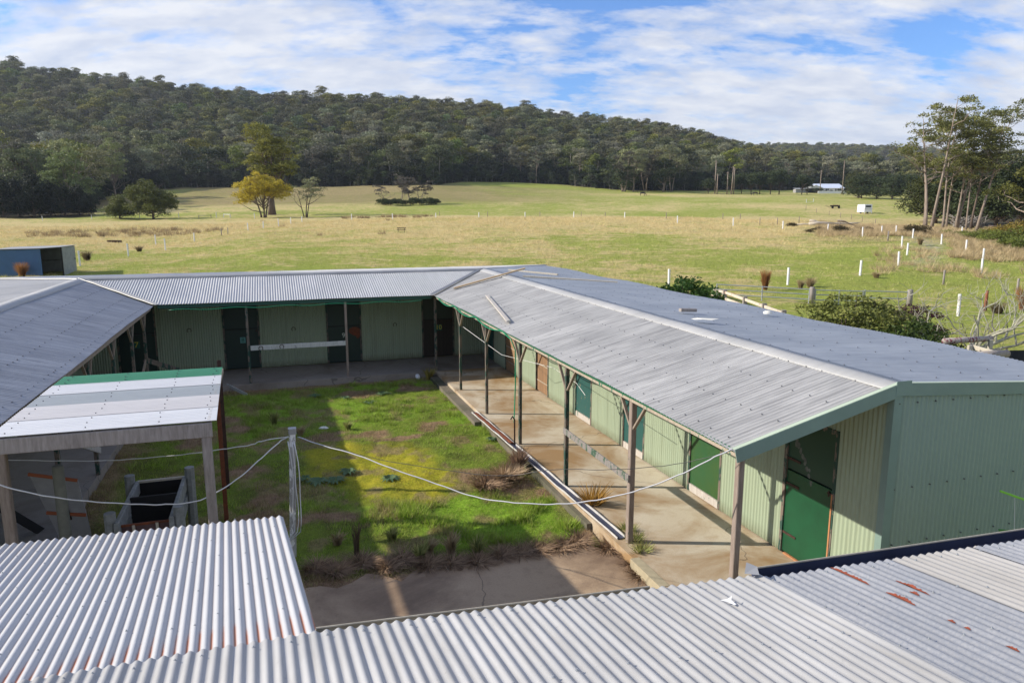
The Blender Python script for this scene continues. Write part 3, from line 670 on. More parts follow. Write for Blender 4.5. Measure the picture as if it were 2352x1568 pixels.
# eave beams and battens along the yard
def eaveline(p, q, m, w=.05, h=.10, name='eave_beam'): return MB().beam(p, q, w, h).build(name, m, bld)
for a, b in zip(np.linspace(U0+.05, UE, 7)[:-1], np.linspace(U0+.05, UE, 7)[1:]):
    eaveline(B(a, VE+.10, ze(a)-.075), B(b-.01, VE+.10, ze(b)-.075), M['beam'])
mb = MB()
for i in range(150):
    u = U0+.1+i*(UE-U0-.2)/150; mb.box(B(u+.05, VE+.045, ze(u)-.032), EU*.058, EV*.006, EZ*.022)
mb.build('eave_strip', mat('green_eave_strip', base=(.012, .1, .05), rough=.6), bld)
eaveline(B(UE+.08, -3.3, zbe-.07), B(UE+.08, 4.9, zbe-.075), mat('green_eave_beam', base=(.015, .07, .05), rough=.6), .05, .11)
eaveline(B(UL0+.05, VLE-.1, 2.46), B(UE, VLE-.1, 2.47), M['brace'])
# posts with braces
def post(u, v, zt_, m, w=.11, brace='u', bl=.42, z0=0., lean=0.):
    o = MB().beam(B(u, v, z0), B(u+lean, v, zt_), w, w, up=EU, ch=.1).build('verandah_post', m, bld)
    ax = EU if brace == 'u' else EV
    for sgn in ((1, -1) if brace else ()):
        MB().beam(B(u, v, zt_-.48)+ax*sgn*w*.5, B(u, v, zt_-.03)+ax*sgn*bl, .035, .055, up=EV if brace == 'u' else EU).build('brace', M['brace'], o)
    return o
for i, u in enumerate((20.33, 17.57, 14.88, 12.17)): post(u, 5.16, ze(u)-.12, M['post_green'], .078 if i == 3 else .07)
post(23.3, 5.06, 2.46, M['post_green'], .08, None)
post(9.62, 5.2, ze(9)-.12, M['post_wood'], .095)
post(6.86, 5.16, 2.33, M['post_wood'], .085, None)
for v, m in ((-.86, M['post_green']), (2.12, M['post_wood'])): post(23.22, v, zbe-.12, m, .075, None)
for u in (22.4, 20.45, 18.1, 15.75, 13.25): post(u, -3.6, 2.42, M['post_green'], .075)
post(10.3, -3.42, 2.4, M['post_wood'], .12, None)
MB().beam(B(23.17, -.80, 1.12), B(23.17, 2.08, 1.12), .04, .15).build('hitching_rail', M['grey_peel'], bld)
MB().beam(B(9.58, 5.14, 1.09), B(12.2, 5.12, 1.12), .03, .12).build('hitching_rail', M['grey_green_peel'], bld)
MB().beam(B(22.4, -3.66, 1.1), B(22.9, -2.2, .35), .03, .14).build('rail_board', M['post_green'], bld)
MB().beam(B(22.4, -3.62, 1.05), B(20.5, -3.64, .3), .035, .14).build('rail_board', M['brace'], bld)
MB().beam(B(15.75, -3.52, .5), B(13.3, -3.5, 1.5), .03, .12).build('rail_board', M['white_peel'], bld)
# doors
def textmesh(s, size, m, parent, loc, xa, ya, ex=.002):
    cu = bpy.data.curves.new('number', 'FONT'); cu.body = s; cu.size = size; cu.extrude = ex; cu.align_x = 'CENTER'; cu.align_y = 'CENTER'
    to = bpy.data.objects.new('tmp', cu); me = bpy.data.meshes.new_from_object(to); bpy.data.objects.remove(to)
    za = xa.cross(ya); mx = Matrix((xa, ya, za)).transposed().to_4x4(); mx.translation = loc; me.transform(mx)
    return link('number', me, m, parent)
M['bare_orange'] = woodmat('bare_orange_wood', (.5, .22, .09), (.36, .17, .08))
def door(fr, a, b, fixed, up_m, low_m, out, zs=1.36, zt_=2.18, label=None, bottom=None, kind='split', sill=None):
    """two-leaf stable door set in the wall opening; out = direction to the yard along the normal axis"""
    n = (EV if fr == 'u' else EU)*out; ax = EU if fr == 'u' else EV
    P = (lambda s, z, d: B(s, fixed, z)+n*d) if fr == 'u' else (lambda s, z, d: B(fixed, s, z)+n*d)
    c = (a+b)/2; w = abs(a-b)/2
    root = MB().box(P(c, zt_/2, -.06), ax*(w-.01), n*.004, EZ*(zt_/2-.01)).build('door', M['black'], bld)
    if label: root['label'] = label
    fm = M['post_green'] if up_m is not M['board_dark'] else M['board_dark']
    f = MB()
    for s in (-1, 1): f.box(P(c+s*(w-.025), zt_/2+.01, -.005), ax*.028, n*.02, EZ*(zt_/2-.01))
    f.box(P(c, zt_+.03, -.004), ax*w, n*.02, EZ*.035); f.build('frame', fm, root)
    zb_ = .17 if bottom else .04
    MB().box(P(c, (zb_+zs)/2, -.022), ax*(w-.06), n*.014, EZ*(zs-zb_)/2).build('lower_leaf', low_m, root)
    MB().box(P(c, (zs+.03+zt_)/2, -.024), ax*(w-.06), n*.014, EZ*(zt_-zs-.03)/2).build('upper_leaf', up_m, root)
    if bottom: MB().box(P(c, .09, -.01), ax*(w-.06), n*.018, EZ*.07).build('kick_board', bottom, root)
    if kind == 'ledge':
        for z in (.35, .85, 1.2, 1.75): MB().box(P(c, z, -.003), ax*(w-.07), n*.006, EZ*.012).build('ledge', M['beam'], root)
    MB().box(P(c+(w-.1)*(-1 if fr == 'u' else 1), zs-.05, 0), ax*.04, n*.016, EZ*.014).box(P(c+(w-.1)*(-1 if fr == 'u' else 1), zs-.05, .02), ax*.008, n*.006, EZ*.045).build('bolt', M['dark_rust'], root)
    return root, P
W7 = 7.30
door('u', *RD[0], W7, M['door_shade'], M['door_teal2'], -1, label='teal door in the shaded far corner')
door('u', *RD[1], W7, M['plank_door_pale'], M['plank_door_pale'], -1, kind='ledge', label='tan bare plank door')
door('u', *RD[2], W7, M['plank_door'], M['plank_door'], -1, kind='ledge', label='brown bare plank door')
door('u', *RD[3], W7, M['door_teal'], M['door_teal'], -1, bottom=M['white_peel'], label='teal door with heavily flaking paint')
door('u', *RD[4], W7, M['door_teal2'], M['door_teal2'], -1, bottom=M['white_peel'], label='teal door behind the brown post')
door('u', *RD[5], W7, M['door_mold'], M['door_mold'], -1, bottom=M['white_peel'], label='mossy green door over a peeling white kick board')
d, P_ = door('u', *RD[6], W7, M['door_dark'], M['door_green'], -1, label='green stable door nearest the gable, dark upper leaf')
def smear(mb, P_, pts, r, d):   # a flat irregular smear of droppings on the door
    rn = random.Random(8)
    for (s, z, k) in pts:
        n = 9; vs = [P_(s+math.cos(i*6.283/n)*k*rn.uniform(.5, 1), z+math.sin(i*6.283/n)*k*1.3*rn.uniform(.5, 1), d) for i in range(n)]; mb.add(vs, [tuple(range(n))])
for s_a, z_a, w_a, h_a in ((7.60, .75, .012, .42), (7.60, 1.2, .009, .12), (8.2, .02, .3, .012)): MB().box(P_(s_a, z_a, .006), EU*w_a, EV*.018, EZ*h_a).build('bare_strip', M['bare_orange'], d)
for z_a in (.35, 1.15, 1.55, 2.0): MB().box(P_(8.42, z_a, -.002), EU*.14, EV*.006, EZ*.018).build('hinge', M['dark_rust'], d)
mb = MB(); smear(mb, P_, [(8.45-i*.05, 1.93-i*.06-.002*i*i, .05-.001*i) for i in range(9)]+[(8.1, 1.5, .03), (8.2, 1.62, .04), (8.4, 1.8, .045)], 0, -.007)
mb.build('pale_stain', flat('pale_stain', (.17, .19, .17), .8, .3, 20), d)
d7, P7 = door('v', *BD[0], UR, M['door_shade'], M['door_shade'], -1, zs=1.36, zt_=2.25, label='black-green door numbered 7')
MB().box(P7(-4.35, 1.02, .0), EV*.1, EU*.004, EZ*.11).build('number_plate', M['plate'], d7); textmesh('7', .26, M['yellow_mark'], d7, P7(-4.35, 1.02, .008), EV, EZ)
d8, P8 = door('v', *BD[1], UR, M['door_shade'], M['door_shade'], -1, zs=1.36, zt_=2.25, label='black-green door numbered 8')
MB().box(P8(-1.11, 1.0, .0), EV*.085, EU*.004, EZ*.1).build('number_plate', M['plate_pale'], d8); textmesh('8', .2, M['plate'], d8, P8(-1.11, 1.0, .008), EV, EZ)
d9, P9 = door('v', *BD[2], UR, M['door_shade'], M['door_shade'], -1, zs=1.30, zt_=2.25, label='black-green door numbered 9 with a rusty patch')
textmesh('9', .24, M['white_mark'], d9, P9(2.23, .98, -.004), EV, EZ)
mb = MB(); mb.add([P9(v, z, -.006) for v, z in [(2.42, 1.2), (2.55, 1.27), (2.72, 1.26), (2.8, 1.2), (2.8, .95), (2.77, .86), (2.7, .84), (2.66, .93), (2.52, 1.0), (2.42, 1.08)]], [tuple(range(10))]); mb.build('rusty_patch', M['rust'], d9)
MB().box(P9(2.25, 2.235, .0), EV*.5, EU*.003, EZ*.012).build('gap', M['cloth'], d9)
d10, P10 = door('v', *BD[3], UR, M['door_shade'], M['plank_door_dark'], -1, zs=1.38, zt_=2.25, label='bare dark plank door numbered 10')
MB().box(P10(5.66, 1.1, .0), EV*.12, EU*.004, EZ*.11).build('number_plate', M['plate'], d10); textmesh('10', .24, M['yellow_mark'], d10, P10(5.66, 1.1, .008), EV, EZ)
# horseshoes nailed on the back wall and rail
def shoe(c, r, nrm=-EU):
    pts = [c+EV*math.cos(a)*r+EZ*math.sin(a)*r*1.1 for a in np.linspace(-.9, math.pi+.9, 12)]
    return MB().tube(pts, .012, 5).build('horseshoe', M['dark_rust'], bld)
for v, z in ((-2.75, 1.42), (.55, 1.3), (4.05, 1.28), (-2.72, 2.2), (.72, 2.12), (4.2, 2.13)): shoe(B(UR-.03, v, z), .06)
shoe(B(23.14, -.5, 1.1), .06); shoe(B(23.14, .12, 1.12), .06)
# wall screws on the gable end
mb = MB()
for z, off in ((2.86, 0), (1.72, .1), (.95, .2)):
    for i in range(14):
        p = B(U0+.005, 7.36+off*.5+i*.3, z-.02*i*.3*(z > 2)); mb.tube([p, p-EU*.016], [.012, .009], 6)
mb.build('wall_screw', M['screw'], bld)['kind'] = 'stuff'

# ================================================================== FRONT SHED (near roofs)
D1 = ray(588, 714); D1 = Vector(D1).normalized()
a1 = math.atan2(D1.x, D1.y); Pf = atz(1378, 1362, 2.50)
horF = Vector((math.cos(a1), -math.sin(a1), 0)); NF = horF.cross(D1).normalized(); NF = NF if NF.z > 0 else -NF
def onplane(px, py, P0, Nn): r = ray(px, py); return CAM+r*((P0-CAM).dot(Nn)/r.dot(Nn))
shed = empty('front_shed', Vector((2, 1.5, 0)), 'low corrugated iron shed across the bottom of the view, galvanised roof sheets', 'shed')
def roof_plane(P0, Dd, Nn, name, m, pA, pB, back, seed, drop=0., amp=.0096, nt_=8, wob=.008):
    """pA,pB: survey pixels of the two ends of the low eave; sheet runs back up the slope"""
    P0 = P0-EZ*drop; A = onplane(*pA, P0, Nn); Bq = onplane(*pB, P0, Nn); hor = Nn.cross(Dd).normalized(); hor = hor if hor.x > 0 else -hor
    sa = (A-P0).dot(hor); sb = (Bq-P0).dot(hor); ta = (A-P0).dot(Dd); tb = (Bq-P0).dot(Dd)
    h = np.array(hor); dd = np.array(Dd); p0 = np.array(P0)
    pos = lambda s, t: p0+np.outer(s, h)+np.outer(-t, dd)
    edge = lambda s: -(ta+(tb-ta)*(s-sa)/(sb-sa))
    o = corr(name, m, shed, pos, sa, sb, lambda s: (edge(s), back*np.ones_like(s)), nt_, amp, wob=wob, seed=seed)
    return o, pos, edge, sa, sb
o1, posF, edF, sa, sb = roof_plane(Pf, D1, NF, 'roof', M['fg'], (709, 1452), (1745, 1319), 6.5, 11)
o0, posE, edE, ea, eb = roof_plane(Pf, D1, NF, 'roof', M['fg'], (-20, 1575), (712, 1452.5), 6.5, 15, drop=.002)
o2, posG, edG, ga, gb = roof_plane(Pf, D1, NF, 'roof', M['old_galv'], (1722, 1330), (2052, 1283), 6.5, 12, drop=.035)
o3, posH, edH, ha, hb = roof_plane(Pf, D1, NF, 'roof', M['old_galv_warm'], (2046, 1284), (2240, 1255), 6.5, 13, drop=.029)
o4, posI, edI, ia, ib = roof_plane(Pf, D1, NF, 'roof', M['old_galv'], (2232, 1257), (2900, 1158), 6.5, 14, drop=.022)
def shed_screws(pos, ed, s0, s1, ts, seed):
    mb = MB(); rn = random.Random(seed)
    for t in ts:
        s = math.ceil(s0/.0762)*.0762+.0762
        while s < s1-.03:
            p = Vector(pos(np.array([s]), np.array([ed(s)+t+rn.uniform(-.02, .02)]))[0])+NF*.009
            mb.tube([p, p+NF*.003, p+NF*.0031, p+NF*.012], [.011, .011, .006, .005], 8); s += .0762*rn.choice((2, 3, 3, 4))
    mb.build('roof_screw', M['pipe'], shed)['kind'] = 'stuff'
shed_screws(posF, edF, sa, sb, (.1, 1.0, 1.9), 3); shed_screws(posE, edE, ea, eb, (.1, 1.0), 8); shed_screws(posG, edG, ga, gb, (.1, .62, 1.2, 1.8), 4); shed_screws(posH, edH, ha, hb, (.1, .7, 1.3), 5); shed_screws(posI, edI, ia, ib, (.1, .7), 6)
# rust strips eaten along the valleys of the old sheets
def ruststrip(pts, w):
    mb = MB(); rn = random.Random(int(pts[0][0])); P0 = Pf-EZ*.035
    hor = NF.cross(D1).normalized(); hor = hor if hor.x > 0 else -hor
    a = onplane(*pts[0], P0, NF); b = onplane(*pts[1], P0, NF); sa_ = (a-P0).dot(hor); t0 = -(a-P0).dot(D1); t1 = -(b-P0).dot(D1)
    sa_ = (round(sa_/.0762-.5)+.5)*.0762; n = 26; vs = []
    for i in range(n):
        k = i/(n-1); ww = w*math.sin(math.pi*min(1, k*1.0+.03))**.5*rn.uniform(.6, 1.2)
        for j in range(7):
            s = sa_+(j/6-.5)*ww; t = t0+(t1-t0)*k
            vs.append(P0+hor*s-D1*t+NF*(.0096*math.cos(2*math.pi*s/.0762)+.0022*(((s+.2)/.762) % 1)+.0062))
    mb.add(vs, [tuple(f) for f in gridfaces(n, 7)]); mb.build('rust_strip', M['rust_red'], shed, True)
M['rust_red'] = flat('flaking_red_rust', (.28, .065, .03), .9, .2, 20)
for pts, w in (([(1906, 1302), (1990, 1345)], .042), ([(2030, 1360), (2100, 1390)], .045), ([(2052, 1333), (2130, 1367)], .04), ([(2090, 1357), (2113, 1366)], .035),
               ([(2167, 1424), (2186, 1432)], .03), ([(2205, 1441), (2219, 1448)], .03), ([(2300, 1484), (2334, 1498)], .03)): ruststrip(pts, w)
# lower lean-to roof on the left
D2 = Vector(ray(516, 730)).normalized(); a2 = math.atan2(D2.x, D2.y); hor2 = Vector((math.cos(a2), -math.sin(a2), 0)); N2 = hor2.cross(D2).normalized(); N2 = N2 if N2.z > 0 else -N2
Pl = atz(400, 1211, 1.885)
lean = empty('lean_to_roof', B(6, -2, 0), 'bright pale corrugated lean-to roof sloping down to the yard at lower left, rust in its grooves', 'roof')
sv = shed; shed = lean
A = onplane(643, 1185, Pl, N2); Cn = onplane(719, 1452, Pl, N2)
hor = N2.cross(D2).normalized(); hor = hor if hor.x > 0 else -hor
sA = (A-Pl).dot(hor); lowL = onplane(-60, 1257, Pl, N2); sL = (lowL-Pl).dot(hor)-2.2; tA = (A-Pl).dot(D2); tL = (lowL-Pl).dot(D2)
h_ = np.array(hor); d_ = np.array(D2); p_ = np.array(Pl)
posL = lambda s, t: p_+np.outer(s, h_)+np.outer(-t, d_)
tj = -(Cn-Pl).dot(D2); jl = onplane(170, 1566, Pl, N2); sj = (jl-Pl).dot(hor); tjl = -(jl-Pl).dot(D2); sC = (Cn-Pl).dot(hor)
# uv t runs from the upper lap downwards so that rust gathers under the lap
top_t = lambda s: tj+(tjl-tj)*(s-sC)/(sj-sC)+.18
low_t = lambda s: -(tA+(tL-tA)*(s-sA)/((lowL-Pl).dot(hor)-sA))
def posL2(s, t): return posL(s, top_t(s)-t*1.0)
sA = round(sA/.0762)*.0762
ol = corr('roof', M['fgl'], lean, posL2, sL, sA+.04, lambda s: (np.zeros_like(s), top_t(s)-low_t(s)), 10, .0115, wob=.006, seed=21)
mb = MB(); rn = random.Random(9)
for t in (.75, 1.45, 2.15, 2.85, 3.35):
    s = math.ceil(sL/.0762)*.0762
    while s < sA-.02:
        p = Vector(posL2(np.array([s]), np.array([t+rn.uniform(-.1, .1)]))[0])+N2*.009
        if t < top_t(s)-low_t(s)-.05: mb.tube([p, p+N2*.003, p+N2*.0031, p+N2*.011], [.009, .009, .005, .004], 6)
        s += .0762*rn.choice((2, 3, 3, 4))
mb.build('roof_screw', M['pipe'], lean)['kind'] = 'stuff'
for s in (sA-.06, (sL+sA)/2, sL+.3):
    p = Vector(posL2(np.array([s]), np.array([float(top_t(s)-low_t(s))-.12]))[0]); MB().beam(p-EZ*.02, Vector((p.x, p.y, -.3)), .1, .1, up=EU).build('post', M['post_wood'], lean)
a = Vector(posL2(np.array([sL]), np.array([float(top_t(sL)-low_t(sL))-.15]))[0]); b = Vector(posL2(np.array([sA-.03]), np.array([float(top_t(sA)-low_t(sA))-.15]))[0])
MB().beam(a-EZ*.07, b-EZ*.07, .05, .1).build('beam', M['grey_beam'], lean)
shed = sv
# gutters and walls of the shed
g0 = onplane(717, 1453, Pf, NF)-EZ*.04; g1 = onplane(1500, 1344, Pf, NF)-EZ*.05
mb = MB(); up = EZ
def gutter(a, b, w, h, m, name, lipm=None, fwd=EU):
    mb = MB(); d = (b-a).normalized(); f = d.cross(EZ).normalized(); f = f if f.y > 0 else -f
    mb.box((a+b)/2-EZ*h, (b-a)/2, f*w/2, EZ*.003); mb.box((a+b)/2+f*w/2-EZ*h/2, (b-a)/2, f*.002, EZ*h/2); mb.box((a+b)/2-f*w/2-EZ*h/2, (b-a)/2, f*.002, EZ*h/2)
    mb.box(a-EZ*h/2, d*.002, f*w/2, EZ*h/2)
    o = mb.build(name, m, shed)
    MB().tube([a+f*w/2, b+f*w/2], .008, 6).build('lip', lipm or m, o); return o
gutter(g0+Vector((0, .075, 0)), g1+Vector((0, .03, 0)), .09, .07, M['gutter_lip'], 'gutter')
P2 = Pf-EZ*.03
q0 = onplane(1745, 1316, P2, NF)-EZ*.01; q1 = onplane(2420, 1216, P2, NF)-EZ*.01
gutter(q0+Vector((-.01, .02, 0)), q1+Vector((0, .02, 0)), .15, .1, M['gutter_dark'], 'gutter', M['gutter_lip'])
wl = [onplane(330, 1502, Pf, NF), onplane(1745, 1319, Pf, NF), onplane(2900, 1158, Pf, NF)]
for a, b in zip(wl[:-1], wl[1:]):
    a = a-D1*.35; b = b-D1*.35
    mb = MB(); mb.add([Vector((a.x, a.y, -.3)), Vector((b.x, b.y, -.3)), b-EZ*.06, a-EZ*.06], [(0, 1, 2, 3)]); mb.build('wall', M['wall'], shed)
# lifted flap of tin and the snagged scrap on the roof
pz = onplane(1723, 1322, Pf, NF); MB().add([pz+Vector(x) for x in ((-.05, -.02, .03), (.05, -.05, .035), (.07, .06, .045), (.0, .1, .06))], [(0, 1, 2, 3)]).build('tin_flap', M['cap'], shed)

# ================================================================== CARPORT on the left wing
KW = empty('carport', B(11.3, -2, 0), 'flat carport with green, white and grey roofing sheets on timber posts at the left wing', 'carport')
cz = 2.60
cc_ = [B(9.62, -3.32, cz), B(9.60, -.80, cz-.01), B(13.05, -3.32, cz), B(13.08, -.93, cz-.01)]    # near-left, near-right, far-left, far-right
strips = [(0, .2, (.80, .80, .80)), (.2, .405, (.72, .69, .67)), (.405, .605, (.42, .45, .46)), (.605, .79, (.76, .76, .76)), (.79, 1., (.06, .27, .15))]
for i, (a, b, c) in enumerate(strips):
    b += .012*(b < 1); La, Lb = cc_[0].lerp(cc_[2], a), cc_[0].lerp(cc_[2], b); Ra, Rb = cc_[1].lerp(cc_[3], a), cc_[1].lerp(cc_[3], b); ln = (Lb-La).length
    fn = bil(La, Lb, Ra, Rb); pos = (lambda fn, ln: lambda s, t: fn(s/ln, t))(fn, ln)
    m_ = roofmat('carport_sheet', c, tuple(x*.9 for x in c), tuple(x*.68 for x in c), .4, .1, .45)
    o = corr('roof_sheet', m_, KW, pos, 0, ln, lambda s: (np.zeros_like(s), np.ones_like(s)), 6, .0085, seed=30+i)
    o.location.z += .004*(i % 2); o['label'] = ['white sheet at the near edge', 'off-white sheet', 'translucent grey sheet', 'white sheet beside the green one', 'green sheet at the far edge'][i]
mb = MB(); rn = random.Random(5)
for t in (.06, .4, .72, .955):
    for i in range(15):
        a = cc_[0].lerp(cc_[2], (i+.5)/15); b = cc_[1].lerp(cc_[3], (i+.5)/15); p = a.lerp(b, t+rn.uniform(-.01, .01))+EZ*.01; mb.tube([p, p+EZ*.012], [.009, .007], 6)
mb.build('roof_screw', M['screw'], KW)['kind'] = 'stuff'
MB().beam(B(9.64, -3.25, cz-.115), B(9.62, -.86, cz-.125), .06, .19).build('beam', M['grey_beam'], KW)
MB().beam(B(13.0, -3.25, cz-.1), B(13.0, -.96, cz-.11), .05, .14).build('beam', M['grey_beam'], KW)
for v in (-3.0, -2.2, -1.5, -.9): MB().beam(B(9.68, v, cz-.05), B(12.97, v-.03, cz-.05), .045, .08).build('rafter', M['brace'], KW)
MB().beam(B(9.70, -.93, -.25), B(9.66, -.94, cz-.215), .115, .115, up=EU).build('post', M['grey_beam'], KW)
MB().beam(B(9.77, -.93, -.25), B(9.76, -.93, .7), .1, .17, up=EU).build('post_stub', M['concrete_grey'], KW)
# pair of rusty channel posts
for (u, v, w) in ((13.05, -1.07, .06), (14.70, -1.13, .055)):
    o = MB().box(B(u, v, 1.1), EU*w, EV*.004, EZ*1.3).box(B(u-w, v+.03, 1.1), EU*.004, EV*.03, EZ*1.3).box(B(u+w, v+.03, 1.1), EU*.004, EV*.03, EZ*1.3).build('steel_post', M['dark_rust'] if u > 14 else M['rust'])
    tag(o, 'rusty steel channel post nearest the carport edge' if u < 14 else 'darker rusty steel post just beyond the carport roof', 'post', 'rusty steel posts by the carport')
#@@THINGS
# ================================================================== VEGETATION
def leafcloud(rng, centres, radii, n, leaf, flat=.6, up=.35, cols=((.03, .045, .015), (.07, .085, .025)), shell=.55):
    """many small leaf faces in clumps: returns verts, faces, colours"""
    C_ = np.repeat(np.array(centres, float), n, 0); Rr = np.repeat(np.array(radii, float), n); k = len(C_)
    d = rng.normal(size=(k, 3)); d /= np.linalg.norm(d, axis=1)[:, None]; d[:, 2] = np.where(d[:, 2] < -.25, -d[:, 2]*.6, d[:, 2])
    rr = (shell+(1-shell)*rng.random(k))**.8*Rr*(.75+.5*fbm(d[:, 0]*2+C_[:, 0], d[:, 1]*2+C_[:, 1], 7, 2))
    P = C_+d*rr[:, None]*np.array([1, 1, flat])
    a = rng.normal(size=(k, 3)); a[:, 2] = a[:, 2]*.6-.35; a /= np.linalg.norm(a, axis=1)[:, None]
    nn = rng.normal(size=(k, 3))+d*.9+np.array([0, 0, up]); b = np.cross(nn, a); b /= np.linalg.norm(b, axis=1)[:, None]+1e-9
    L = leaf*(.6+.8*rng.random(k))[:, None]; w = L*.42
    V = np.stack([P-a*L*.5, P+b*w*.5, P+a*L*.5, P-b*w*.5], 1).reshape(-1, 3)
    F = np.arange(4*k).reshape(-1, 4)
    q = np.clip(rng.random(k)*.7+.3*rng.random(k), 0, 1); cl = np.repeat(rng.random(len(centres)), n)
    w1 = np.clip(q*.5+cl*.5, 0, 1)[:, None]
    c = np.array(cols[0])*(1-w1)+np.array(cols[1])*w1
    return V, F, np.repeat(c, 4, 0)
def tree_geo(seed, h, spread, trunk_r, base=.35, limbs=7, puffs=30, pr=2.2, n=70, leaf=.5, flat=.6, lean=(0, 0), cols=((.03, .045, .015), (.07, .085, .025)), forks=1, dome=.75, bare=0, tsides=7, wig=.04, ell=None):
    rn = random.Random(seed); rng = np.random.default_rng(seed); mb = MB(); tips = []
    L = Vector((lean[0], lean[1], 0))
    for f in range(forks):
        ang = rn.uniform(0, 6.28); off = Vector((math.cos(ang), math.sin(ang), 0))*(trunk_r*1.6 if forks > 1 else 0)
        fan = Vector((math.cos(ang), math.sin(ang), 0))*spread*(.45 if forks > 1 else .08)
        pts = []; hh = h*rn.uniform(.72, .86)
        for i in range(8):
            k = i/7; pts.append(off+(L*h+fan)*(k**1.3)+Vector((math.sin(k*5+seed+f)*wig*h*k, math.cos(k*4+seed*2+f)*wig*h*k, hh*k)))
        mb.tube(pts, [trunk_r/math.sqrt(forks)**.7*(1.25 if i == 0 else 1)*(1-.82*(i/7)) for i in range(8)], tsides)
        for l in range(max(2, limbs//forks)):
            k = base+(1-base)*(l+rn.random()*.7)/max(2, limbs//forks); k = min(k, .97); i = k*7; p = pts[int(i)].lerp(pts[min(7, int(i)+1)], i-int(i))
            a = rn.uniform(0, 6.28); up_ = rn.uniform(.5, 1.1); ln = spread*(.55+.55*rn.random())*(1.15-.5*k)
            q = [p]
            for j in range(1, 5):
                m = j/4; q.append(p+Vector((math.cos(a)*ln*m, math.sin(a)*ln*m, ln*up_*(m**1.2)*.6))+Vector((rn.uniform(-1, 1), rn.uniform(-1, 1), rn.uniform(-1, 1)))*ln*.06)
            r0 = trunk_r*(1-.8*k)*.45+.02
            mb.tube(q, [r0*(1-.75*j/4) for j in range(5)], 5); tips.append(q[-1]); tips.append(q[-2]+Vector((rn.uniform(-1, 1), rn.uniform(-1, 1), rn.uniform(.1, .8)))*pr*.6)
            for s in range(2+bare):
                b0 = q[rn.randint(2, 4)]; e = b0+Vector((rn.uniform(-1, 1), rn.uniform(-1, 1), rn.uniform(.3, 1)))*ln*.42
                mb.tube([b0, b0.lerp(e, .5)+Vector((rn.uniform(-1, 1), rn.uniform(-1, 1), 0))*.1*ln, e], [r0*.35, r0*.25, r0*.1], 4, False); tips.append(e)
        tips.append(pts[-1]+EZ*pr*.3)
    rn.shuffle(tips); cen = [tuple(p) for p in tips[:puffs]]
    while len(cen) < puffs:
        p = rn.choice(tips); cen.append((p.x+rn.uniform(-1, 1)*pr, p.y+rn.uniform(-1, 1)*pr, p.z+rn.uniform(-.3, .5)*pr))
    rad = [pr*rn.uniform(.55, 1.15) for _ in cen]
    if ell:
        cen = []; wts = [e[2]*e[3] for e in ell]
        for i in range(puffs):
            e = rn.choices(ell, wts)[0]; a = rn.uniform(0, 6.283); cz0 = rn.uniform(-.75, 1); q = math.sqrt(max(0, 1-cz0*cz0)); k = rn.uniform(.45, 1.)
            cen.append((e[0]+math.cos(a)*q*k*e[2], math.sin(a)*q*k*e[2], e[1]+cz0*k*e[3]))
            if i < 16: c1 = Vector(cen[-1]); b0 = Vector((0, 0, min(h*.3, c1.z*.4))); mb.tube([b0, b0.lerp(c1, .5)+Vector((0, 0, -.05*h)), c1], [trunk_r*.4, trunk_r*.28, trunk_r*.08], 5, False)
        rad = [pr*rn.uniform(.6, 1.2) for _ in cen]
    if puffs: V, F, c = leafcloud(rng, cen, rad, n, leaf, flat, cols=cols)
    else: V = None; F = None; c = None
    return mb, V, F, c
def make_tree(name, loc, geo_, bm, lm, label, cat='tree', group=None, rz=0., sc=1.):
    global KEEPW
    root = empty(name, loc, label, cat, group, rz); root.scale = (sc, sc, sc)
    KEEPW = False; mb, V, F, c = geo_
    mb.build('trunk', bm, root, True)
    if V is not None: link('crown', fastmesh('crown', V, F, col=c), lm, root)
    KEEPW = True; return root
def copy_tree(o, loc, rz, sc, label=None, group=None):
    r = o.copy(); COL.objects.link(r); r.location = loc; r.rotation_euler = (0, 0, rz); r.scale = sc
    if label: r['label'] = label
    if group: r['group'] = group
    for ch in o.children:
        c = ch.copy(); COL.objects.link(c); c.parent = r
    return r
OL = ((.045, .06, .02), (.26, .26, .065)); GRY = ((.09, .105, .06), (.33, .34, .17)); DK = ((.018, .03, .014), (.08, .105, .038)); YEL = ((.22, .19, .022), (.78, .62, .06)); GRN = ((.045, .07, .022), (.19, .24, .06))
# ---- the forest: variants
rnd = random.Random(77)
variants = []
FL = 'tall gum tree on the wooded hillside, in the closed canopy behind the front row'
spec = [(1, 21, 6.2, .34, .35, 9, 26, 3.5, 105, .85, .6, OL), (2, 23, 6.8, .36, .4, 9, 28, 3.6, 105, .85, .55, OL), (3, 19, 6.0, .32, .25, 8, 26, 3.4, 105, .8, .65, GRN),
        (4, 23, 5.4, .3, .4, 9, 28, 2.8, 80, .75, .65, GRY), (5, 17, 5.2, .28, .15, 8, 28, 3.1, 95, .75, .75, DK), (6, 22, 7.0, .36, .4, 10, 30, 3.4, 100, .85, .55, OL), (7, 22, 5.2, .3, .4, 9, 24, 2.2, 50, .6, .65, GRY), (8, 13, 4.6, .2, .05, 8, 34, 2.4, 66, .7, .85, DK)]
def forest_edge(P):
    return float(np.interp(P, [-2600, -700, 0, 190, 240, 330, 430, 620, 1000, 1060, 1160, 1290, 1450, 1600, 1700, 1800, 1900, 2070, 2352, 3000, 5000],
                           [150, 178, 205, 215, 300, 325, 340, 336, 338, 372, 392, 392, 352, 372, 425, 445, 455, 440, 330, 260, 240]))
pts = []
y = 178.
